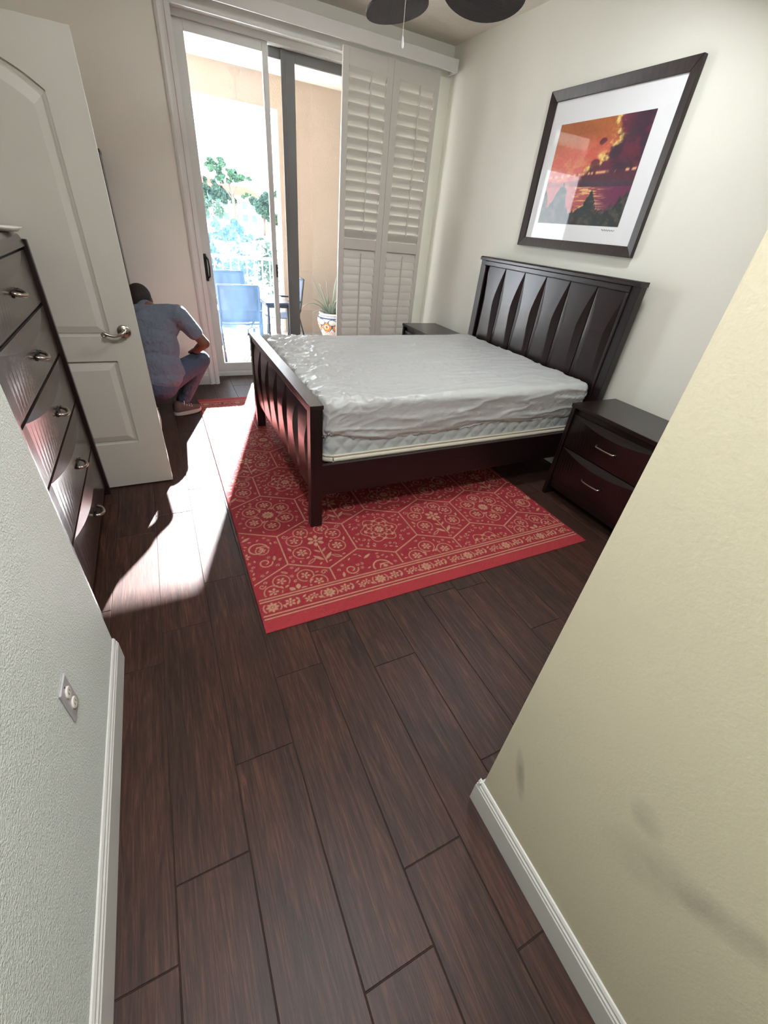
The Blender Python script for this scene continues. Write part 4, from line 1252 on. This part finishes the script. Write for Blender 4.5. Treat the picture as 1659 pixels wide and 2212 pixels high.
# jeans
m = MB()
m.ellipsoid(HIP + Vector((-0.01, -0.005, -0.015)), (0.182, 0.150, 0.135), 20)
m.capsule(HIP + Vector((0.055, 0.0, -0.005)), KN_R, 0.108, 0.078)
m.capsule(KN_R, AN_R + Vector((0.012, 0.006, 0.012)), 0.076, 0.060)
m.capsule(HIP + Vector((-0.09, 0.02, -0.02)), KN_L, 0.10, 0.075); m.capsule(KN_L, AN_L, 0.072, 0.058)
organic('jeans', m, M_JEAN, 0.008, 5)
def shoe(heel, toe, up, lab):
    heel = Vector(heel); toe = Vector(toe); up = Vector(up).normalized()
    d = (toe - heel).normalized(); sd = d.cross(up).normalized(); Ln = (toe - heel).length
    def fr(t, s, h): return heel + d * (Ln * t) + sd * s + up * h
    def wid(t): return 0.036 + 0.012 * math.sin(math.pi * min(1, t * 1.05)) if t < 0.93 else 0.028
    n = 16
    out = [(0.5 - 0.5 * math.cos(math.pi * i / n)) for i in range(n + 1)]
    v = []; f = []
    ringp = [(t, 1) for t in out] + [(t, -1) for t in out[::-1]]
    for h, sc in ((0.0, 1.0), (0.026, 1.04)):
        for t, s in ringp:
            e = math.sqrt(max(0.0, 1 - (2 * t - 1) ** 6))
            v.append(fr(t, s * wid(t) * e * sc, h + (0.012 * max(0, t - .75) * 4 if h == 0 else 0.010 * max(0, t - .75) * 4)))
    k = len(ringp)
    f = [tuple(range(k - 1, -1, -1)), tuple(range(k, 2 * k))] + [(i, (i + 1) % k, k + (i + 1) % k, k + i) for i in range(k)]
    m = MB()
    m.capsule(fr(0.14, 0, 0.055), fr(0.16, 0, 0.085), 0.038, 0.040); m.capsule(fr(0.14, 0, 0.05), fr(0.86, 0, 0.036), 0.038, 0.030)
    m.capsule(fr(0.3, 0, 0.075), fr(0.62, 0, 0.048), 0.036, 0.032)
    up_ = organic('shoe', m, M_SHOE, 0.007, 3); up_['label'] = lab
    so = MB().add(v, f).build('sole', M_SOLE, up_)
    la = MB()
    for i in range(4):
        t = 0.38 + i * 0.085; hh = 0.110 - 0.105 * (t - .3)
        la.tube([fr(t, -0.028, hh - 0.012), fr(t + .02, 0, hh + 0.003), fr(t, 0.028, hh - 0.012)], 0.004, 6)
    for s in (-1, 1):
        la.tube([fr(0.36, 0, 0.110), fr(0.40, s * 0.02, 0.125), fr(0.37, s * 0.045, 0.105), fr(0.34, s * 0.02, 0.102), fr(0.36, 0, 0.11)], 0.0035, 6)
    la.build('lace', M_LACE, up_, smooth=True)
shoe((-0.055, 4.045, 0.004), (0.185, 4.115, 0.006), (0, 0, 1), 'brown canvas shoe with pale sole and tied laces')
shoe((-0.215, 3.745, 0.205), (-0.200, 3.665, 0.006), (0.0, 1.0, 0.30), 'tilted shoe resting on its toe')

# ------------------------------------------------------------------ balcony
BY, BZ = 7.80, -0.10
M_STUCCO = wall_mat('peach_stucco', srgb(172, 158, 144), 60, 0.6, 0.006)
M_BALC = wall_mat('white_soffit', srgb(236, 233, 224), 60, 0.5, 0.004)
M_DECK = mat('pale_deck_tile', srgb(142, 138, 132), 0.7, bump=(30, 0.2, 0.002), coords='Geo')
structure(MB().box(-3.2, 3.65, 5.14, 8.05, -0.3, BZ).build('balcony_floor', M_DECK), 'pale balcony floor outside the glass door', 'floor')
structure(MB().box(1.945, 3.65, BY, 8.05, BZ, 3.13).build('balcony_wall', M_STUCCO), 'peach stucco balcony wall behind the aloe pot', 'wall')
structure(MB().box(3.45, 3.65, 5.2, BY, BZ, 3.13).build('balcony_side_wall', M_STUCCO), 'peach stucco side wall of the balcony', 'wall')
structure(MB().box(-3.2, 1.945, BY, 8.05, 2.793, 3.13).build('balcony_beam', M_STUCCO), 'peach stucco beam across the top of the balcony opening', 'beam')
structure(MB().box(-3.2, 3.65, 5.2, 8.05, 3.13, 3.3).build('balcony_ceiling', M_BALC), 'white balcony ceiling', 'ceiling')
structure(MB().box(-3.2, 3.65, 5.2, 5.26, 2.86, 3.13).box(-3.2, 0.44, 5.2, 5.26, BZ, 2.86).box(2.745, 3.45, 5.2, 5.26, BZ, 2.86).build('balcony_facade', M_STUCCO), 'peach stucco facade around the glass door', 'wall')

M_RAIL = mat('white_railing_paint', srgb(236, 238, 238), 0.45)
ra = empty('balcony_railing', (0.3, BY + 0.06, BZ))
tag(ra, 'white metal balcony railing with slim upright balusters', 'railing')
MB().box(-3.0, 1.945, BY + 0.03, BY + 0.09, 0.975, 1.015).build('top_rail', M_RAIL, ra, 0.004)
MB().box(-3.0, 1.945, BY + 0.045, BY + 0.075, 0.0, 0.03).build('bottom_rail', M_RAIL, ra, 0.003)
b0 = MB().box(-0.009, 0.009, BY + 0.051, BY + 0.069, 0.03, 0.975).build('baluster', M_RAIL, ra)
for i in range(40):
    x = -2.9 + i * 0.122
    if i == 0: b0.location = (x, b0.location.y, b0.location.z); continue
    copy_part(b0, ra, (x, b0.location.y, b0.location.z))
for x in (-2.96, -1.3, 0.35, 1.91):
    MB().box(x - 0.025, x + 0.025, BY + 0.035, BY + 0.085, BZ, 1.0).build('post', M_RAIL, ra, 0.003)

M_CHF = mat('dark_chair_metal', srgb(50, 54, 62), 0.5)
M_SLING = mat('blue_grey_sling', srgb(62, 72, 92), 0.8, bump=(500, 0.3, 0.001))
def make_chair():
    c = empty('patio_chair', (0, 0, 0))
    W = 0.25
    for s in (-1, 1):
        MB().tube([(s * W, -0.30, 0.93), (s * W, -0.24, 0.50), (s * W, -0.20, 0.42)], 0.014, 8).build('back_post', M_CHF, c, smooth=True)
        MB().tube([(s * W, 0.24, 0.62), (s * W, 0.26, 0.42), (s * W, 0.29, 0.0)], 0.014, 8).build('leg', M_CHF, c, smooth=True)
        MB().tube([(s * W, -0.21, 0.44), (s * W, -0.27, 0.22), (s * W, -0.33, 0.0)], 0.014, 8).build('leg', M_CHF, c, smooth=True)
        MB().box(s * W - 0.022, s * W + 0.022, -0.27, 0.27, 0.615, 0.64).build('armrest', M_CHF, c, 0.006)
    MB().tube([(-W, -0.30, 0.93), (W, -0.30, 0.93)], 0.014, 8).build('top_bar', M_CHF, c, smooth=True)
    MB().tube([(-W, -0.225, 0.47), (W, -0.225, 0.47)], 0.010, 8).build('lower_bar', M_CHF, c, smooth=True)
    MB().tube([(-W, 0.26, 0.41), (W, 0.26, 0.41)], 0.012, 8).build('front_bar', M_CHF, c, smooth=True)
    P = np.zeros((10, 8, 3)); 
    for i in range(10):
        t = i / 9
        for j in range(8):
            q = j / 7
            P[i, j] = (-W + 0.008 + (2 * W - 0.016) * q, -0.235 - 0.062 * t - 0.014 * math.sin(math.pi * q), 0.50 + 0.42 * t)
    b_ = grid_mesh('back_sling', P, M_SLING, c); so = b_.modifiers.new('thick', 'SOLIDIFY'); so.thickness = 0.006
    P = np.zeros((8, 8, 3))
    for i in range(8):
        t = i / 7
        for j in range(8):
            q = j / 7
            P[i, j] = (-W + 0.008 + (2 * W - 0.016) * q, -0.21 + 0.47 * t, 0.415 - 0.025 * math.sin(math.pi * t) - 0.01 * math.sin(math.pi * q))
    b_ = grid_mesh('seat_sling', P, M_SLING, c); so = b_.modifiers.new('thick', 'SOLIDIFY'); so.thickness = 0.006
    return c
c1 = make_chair()
c2 = copy_tree(c1); c3 = copy_tree(c1)
for c, loc, rz, lab in ((c1, (0.925, 6.33, BZ), 0.0, 'blue-grey sling patio chair nearest the glass door, its back to the room'),
                        (c2, (1.00, 7.24, BZ), math.pi, 'blue-grey sling patio chair across the table by the railing'),
                        (c3, (1.72, 7.16, BZ), math.pi / 2, 'blue-grey sling patio chair at the wall end of the table')):
    c.location = loc; c.rotation_euler = (0, 0, rz)
    tag(c, lab, 'patio chair', 'sling chairs around the balcony table')
tb = empty('patio_table', (1.46, 6.52, BZ))
tag(tb, 'dark topped patio table on slim legs between the chairs', 'table')
M_TTOP = mat('dark_table_top', srgb(60, 66, 80), 0.25)
MB().box(1.29, 1.64, 6.22, 6.82, 0.585, 0.615).build('table_top', M_TTOP, tb, 0.008)
for x in (1.33, 1.60):
    for y in (6.26, 6.78):
        MB().tube([(x, y, BZ), (x, y, 0.59)], 0.016, 8).build('leg', M_CHF, tb, smooth=True)
MB().box(1.32, 1.61, 6.25, 6.79, 0.545, 0.585).build('apron', M_CHF, tb, 0.003)

# painted pot with aloe
pot = empty('painted_pot', (2.46, 6.90, BZ))
tag(pot, 'talavera style flower pot painted in orange, white and blue by the stucco wall', 'pot')
prof = [(0.105, -0.10), (0.110, -0.06), (0.125, 0.02), (0.150, 0.09), (0.192, 0.18), (0.218, 0.26), (0.212, 0.31), (0.190, 0.345), (0.182, 0.36), (0.190, 0.375), (0.192, 0.392), (0.172, 0.392), (0.165, 0.36)]
pz = np.array([p[1] for p in prof]); prr = np.array([p[0] for p in prof])
tpar = np.linspace(0, len(prof) - 1, 90); zz = np.interp(tpar, range(len(prof)), pz); rr = np.interp(tpar, range(len(prof)), prr)
th = np.linspace(0, 2 * math.pi, 160, endpoint=False)
TH, ZZ = np.meshgrid(th, zz)
P = np.stack([2.46 + rr[:, None] * np.cos(TH), 6.90 + rr[:, None] * np.sin(TH), ZZ], -1)
white = np.array(srgb(238, 236, 230)[:3]); blue = np.array(srgb(46, 70, 120)[:3]); orange = np.array(srgb(232, 148, 48)[:3]); rust = np.array(srgb(196, 84, 50)[:3])
C_ = np.zeros(TH.shape + (3,)); C_[:] = white
k = 7
ph = (TH * k / (2 * math.pi)) % 1.0 - 0.5
arcv = (ZZ - 0.20) / 0.07
C_[(np.hypot(ph * 2.2, arcv) < 0.95) & (np.hypot(ph * 2.2, arcv) > 0.5)] = orange
C_[np.hypot(ph * 2.2, arcv) < 0.28] = rust
C_[np.abs(np.hypot(ph * 2.2, arcv) - 1.03) < 0.07] = blue
ph2 = (TH * k / (2 * math.pi) + 0.5) % 1.0 - 0.5
C_[(np.hypot(ph2 * 2.4, (ZZ - 0.27) / 0.05) < 0.8)] = white * 0.95
C_[(np.abs(np.hypot(ph2 * 2.4, (ZZ - 0.27) / 0.05) - 0.85) < 0.1)] = blue
lines = (np.abs(((TH * 18 / math.pi + ZZ * 26) % 1.0) - 0.5) < 0.14) & (ZZ < 0.13) & (ZZ > 0.04)
C_[lines] = rust
C_[(ZZ < 0.04)] = blue
C_[(ZZ > 0.315) & (ZZ < 0.335)] = blue
C_[(ZZ > 0.335)] = white
C_[(ZZ > 0.35) & (ZZ < 0.362) & (np.abs((TH * 30 / math.pi) % 1.0 - .5) < .3)] = blue
M_POT, _, _ = attr_mat('glazed_talavera', 0.25)
grid_mesh('pot_body', P, M_POT, pot, colors=C_, close_u=True)
M_SOIL = mat('dark_soil', srgb(46, 38, 36), 0.95, bump=(60, 0.8, 0.01))
MB().lathe([(0.001, 0.362), (0.168, 0.36), (0.168, 0.33), (0.001, 0.33)], (2.46, 6.9, 0), 24, cap=False).build('soil', M_SOIL, pot)
al = empty('aloe_plant', (2.46, 6.90, 0.362))
tag(al, 'spiky grey-green aloe plant growing in the painted pot', 'plant')
M_ALOE = mat('aloe_leaf', srgb(126, 140, 122), 0.5, var=(8, 0.2))
tips = [(2.12, 6.86, .87, .05), (2.22, 6.80, .815, .03), (2.50, 6.78, .92, -.10), (1.95, 6.75, .49, .20), (2.08, 6.70, .40, .10), (2.21, 6.98, .75, .0), (2.30, 7.0, .78, .04), (2.385, 6.95, .83, .0),
        (2.15, 6.90, .58, .08), (2.62, 6.85, .78, -.04), (2.74, 6.9, .70, .05), (2.80, 6.8, .55, .1), (2.60, 7.05, .80, .0), (2.45, 6.6, .60, .1), (2.68, 6.7, .50, .1), (2.35, 6.66, .52, .12)]
for (tx, ty, tz, sag_) in tips:
    b_ = Vector((2.46 + (tx - 2.46) * 0.12, 6.90 + (ty - 6.9) * 0.12, 0.36)); t_ = Vector((tx, ty, tz))
    mid = b_.lerp(t_, 0.5) + Vector((0, 0, abs(sag_) * 0.9 + 0.02)); pts = []
    for i in range(9):
        t = i / 8
        pts.append(b_ * (1 - t) ** 2 + mid * 2 * t * (1 - t) + t_ * t * t)
    MB().tube(pts, [0.030 * (1 - t / 8.0) ** 0.8 + 0.002 for t in range(9)], 7, flat=0.45).build('leaf', M_ALOE, al, smooth=True)

# ------------------------------------------------------------------ the view beyond the railing
GZ = -1.5
def ground_mat():
    m, nt, b = new_mat('lawn_and_drive')
    g = nt.nodes.new('ShaderNodeNewGeometry'); sp = nt.nodes.new('ShaderNodeSeparateXYZ'); nt.links.new(g.outputs['Position'], sp.inputs[0])
    n = nt.nodes.new('ShaderNodeTexNoise'); n.inputs['Scale'].default_value = 0.06; n.inputs['Detail'].default_value = 4
    nt.links.new(g.outputs['Position'], n.inputs['Vector'])
    cr = nt.nodes.new('ShaderNodeValToRGB')
    cr.color_ramp.elements[0].position = 0.4; cr.color_ramp.elements[0].color = srgb(112, 140, 70)
    cr.color_ramp.elements[1].position = 0.6; cr.color_ramp.elements[1].color = srgb(160, 176, 96)
    nt.links.new(n.outputs['Fac'], cr.inputs[0])
    # a pale paved court lies between the hedge and the trees
    mr = nt.nodes.new('ShaderNodeMapRange'); mr.inputs[1].default_value = 18.5; mr.inputs[2].default_value = 19.5
    nt.links.new(sp.outputs[0], mr.inputs[0])
    mx = nt.nodes.new('ShaderNodeMixRGB'); mx.inputs[1].default_value = srgb(206, 200, 190)
    nt.links.new(mr.outputs[0], mx.inputs[0]); nt.links.new(cr.outputs[0], mx.inputs[2])
    nt.links.new(mx.outputs[0], b.inputs['Base Color']); b.inputs['Roughness'].default_value = 0.9
    return m
structure(MB().box(-150, 250, 9.0, 420, GZ - 0.2, GZ).build('ground', ground_mat()), 'paved court and lawn below the balcony', 'ground')

def leaf_cloud(clusters, n, size, seed):
    r = np.random.default_rng(seed)
    sub = []
    for (cx, cy, cz, rx, ry, rz) in clusters:
        for q in range(7):
            o3 = r.normal(size=3) * 0.62
            k = r.uniform(0.3, 0.6)
            sub.append((cx + o3[0] * rx, cy + o3[1] * ry, cz + o3[2] * rz, rx * k, ry * k, rz * k))
    clusters = sub
    w = np.array([c[3] * c[4] * c[5] for c in clusters]); w = w / w.sum()
    v = []; f = []
    cs = r.choice(len(clusters), n, p=w)
    for c in cs:
        cx, cy, cz, rx, ry, rz = clusters[c]
        d_ = r.normal(size=3); d_ /= np.linalg.norm(d_); q = d_ * (r.uniform(0.25, 1) ** 0.45)
        p = np.array([cx + q[0] * rx, cy + q[1] * ry, cz + q[2] * rz])
        a = r.normal(size=3); a /= np.linalg.norm(a); b_ = np.cross(a, r.normal(size=3)); b_ /= np.linalg.norm(b_)
        s = size * r.uniform(0.6, 1.4); i = len(v)
        v += [p - a * s, p + b_ * s * 0.5, p + a * s, p - b_ * s * 0.5]; f.append((i, i + 1, i + 2, i + 3))
    return MB().add(v, f)
M_LEAF = mat('tree_foliage', srgb(58, 88, 62), 0.8, var=(0.6, 0.35))
M_LEAF2 = mat('dark_tree_foliage', srgb(48, 72, 56), 0.8, var=(0.6, 0.3))
M_BARK = mat('tree_bark', srgb(88, 76, 68), 0.9)
def tree(name, base, trunk, branches, clusters, n, size, seed, label, lm, group='trees beyond the court'):
    t = empty(name, base)
    tag(t, label, 'tree', group)
    MB().tube([p[:3] for p in trunk], [p[3] for p in trunk], 8).build('trunk', M_BARK, t, smooth=True)
    for br in branches:
        MB().tube([p[:3] for p in br], [p[3] for p in br], 6).build('branch', M_BARK, t, smooth=True)
    cr = leaf_cloud(clusters, n, size, seed).build('crown', lm, t)
    cr['kind'] = 'stuff'
    return t
Y0 = 90.0
def pt(sx, sz, y=Y0): return (sx * y, y, 1.6 + sz * y)
# tall spreading tree: slopes are tangents of its bearing and height seen from the room
def cl(sx, sz, rx, rz, y=Y0): return (sx * y, y, 1.6 + sz * y, rx * y, rx * y * 0.9, rz * y)
tr = [(14.6, Y0, GZ, .32), (14.5, Y0, 1.2, .26), (14.3, Y0, 3.2, .2), (13.9, Y0, 5.2, .14)]
br = [[(14.4, Y0, 2.2, .14), (15.6, Y0, 2.8, .09), (16.8, Y0, 2.9, .05)], [(14.3, Y0, 3.2, .13), (15.0, Y0, 4.6, .09), (15.6, Y0, 5.8, .05)], [(14.3, Y0, 3.0, .12), (12.8, Y0, 5.0, .09), (12.2, Y0, 6.8, .05)]]
tree('spreading_tree', (14.6, Y0, GZ), tr, br, [cl(.128, .062, .011, .006), cl(.143, .066, .011, .006), cl(.150, .055, .010, .006), cl(.166, .053, .012, .006), cl(.180, .046, .010, .005), cl(.140, .048, .009, .006), cl(.155, .043, .007, .004), cl(.185, .026, .006, .004)], 5000, .24, 3,
     'tall spreading tree with bare forked trunk rising above the others', M_LEAF)
tree('bushy_tree', (11.8, 95, GZ), [(11.8, 95, GZ, .3), (11.8, 95, 2.5, .2)], [], [cl(.118, .028, .012, .012, 95), cl(.130, .022, .014, .013, 95), cl(.145, .020, .012, .010, 95), cl(.112, .012, .010, .012, 95)], 5200, .26, 4,
     'dense bushy tree at the left edge of the view', M_LEAF2)
tree('bushy_tree', (18.0, 84, GZ), [(18.0, 84, GZ, .25), (18.1, 84, 1.6, .2)], [], [cl(.207, .016, .014, .012, 84), cl(.222, .022, .012, .010, 84), cl(.212, .000, .013, .010, 84), cl(.226, .004, .012, .012, 84)], 4800, .24, 5,
     'dark rounded tree right of centre in the view', M_LEAF2)
tree('bushy_tree', (20.4, 80, GZ), [(20.4, 80, GZ, .22), (20.4, 80, 0.4, .18), (20.2, 80, 1.6, .12)], [[(20.4, 80, 0.2, .12), (20.9, 80, 1.4, .08)]], [cl(.250, .024, .012, .012, 80), cl(.258, .006, .013, .012, 80), cl(.246, -.008, .011, .008, 80)], 4600, .23, 6,
     'tree with a low forked trunk on the grass beside the dark frame', M_LEAF2)
for i, (x, y, r_, z_, lab) in enumerate(((8.6, 62, 1.5, 1.6, 'round shrub on the court left of the small shrub'), (11.2, 66, 0.9, .9, 'small shrub on the court right of the round shrub'))):
    s = empty('round_shrub', (x, y, GZ)); tag(s, lab, 'shrub', 'shrubs on the court')
    MB().tube([(x, y, GZ), (x, y, GZ + 0.5)], 0.08, 6).build('stem', M_BARK, s)
    c_ = leaf_cloud([(x, y, GZ + z_ * 0.9, r_, r_, z_)], 900, .24, 20 + i).build('foliage', M_LEAF, s); c_['kind'] = 'stuff'
# clipped hedge along the edge of the garden
hg = leaf_cloud([(x, 19 + 0.4 * math.sin(x * 2.1), -0.35 + 0.12 * math.sin(x * 1.7), 0.9, 0.8, 1.0) for x in np.arange(-3, 13, 0.8)], 9000, .11, 44).build('hedge', M_LEAF2, None, origin=(4.5, 19, GZ))
tag(hg, 'long clipped hedge just beyond the balcony railing', 'hedge', kind='stuff')
bl = empty('apartment_building', (16, 135, GZ))
tag(bl, 'pale apartment building with red tiled roof behind the trees', 'building')
M_BW = mat('pale_stucco', srgb(214, 206, 194), 0.9); M_BR = mat('red_roof_tile', srgb(150, 80, 66), 0.85); M_BG = mat('dark_window_glass', srgb(70, 84, 100), 0.2)
MB().box(8, 27, 130, 142, GZ, 4.6).build('wall', M_BW, bl)
MB().box(12.0, 16.5, 130, 142, 4.6, 5.6).build('wall', M_BW, bl)
MB().prism([(7.4, 4.6), (27.6, 4.6), (24.5, 6.3), (10.5, 6.3)], 1, 129.4, 142.6).build('roof', M_BR, bl)
MB().prism([(12.6, 6.2), (17.6, 6.2), (16.0, 7.4), (14.0, 7.4)], 1, 129.8, 142).build('roof', M_BR, bl)
for i in range(8):
    for z in (-0.6, 2.0):
        MB().box(9.2 + i * 2.25, 10.4 + i * 2.25, 129.9, 130.05, z, z + 1.5).build('window', M_BG, bl)
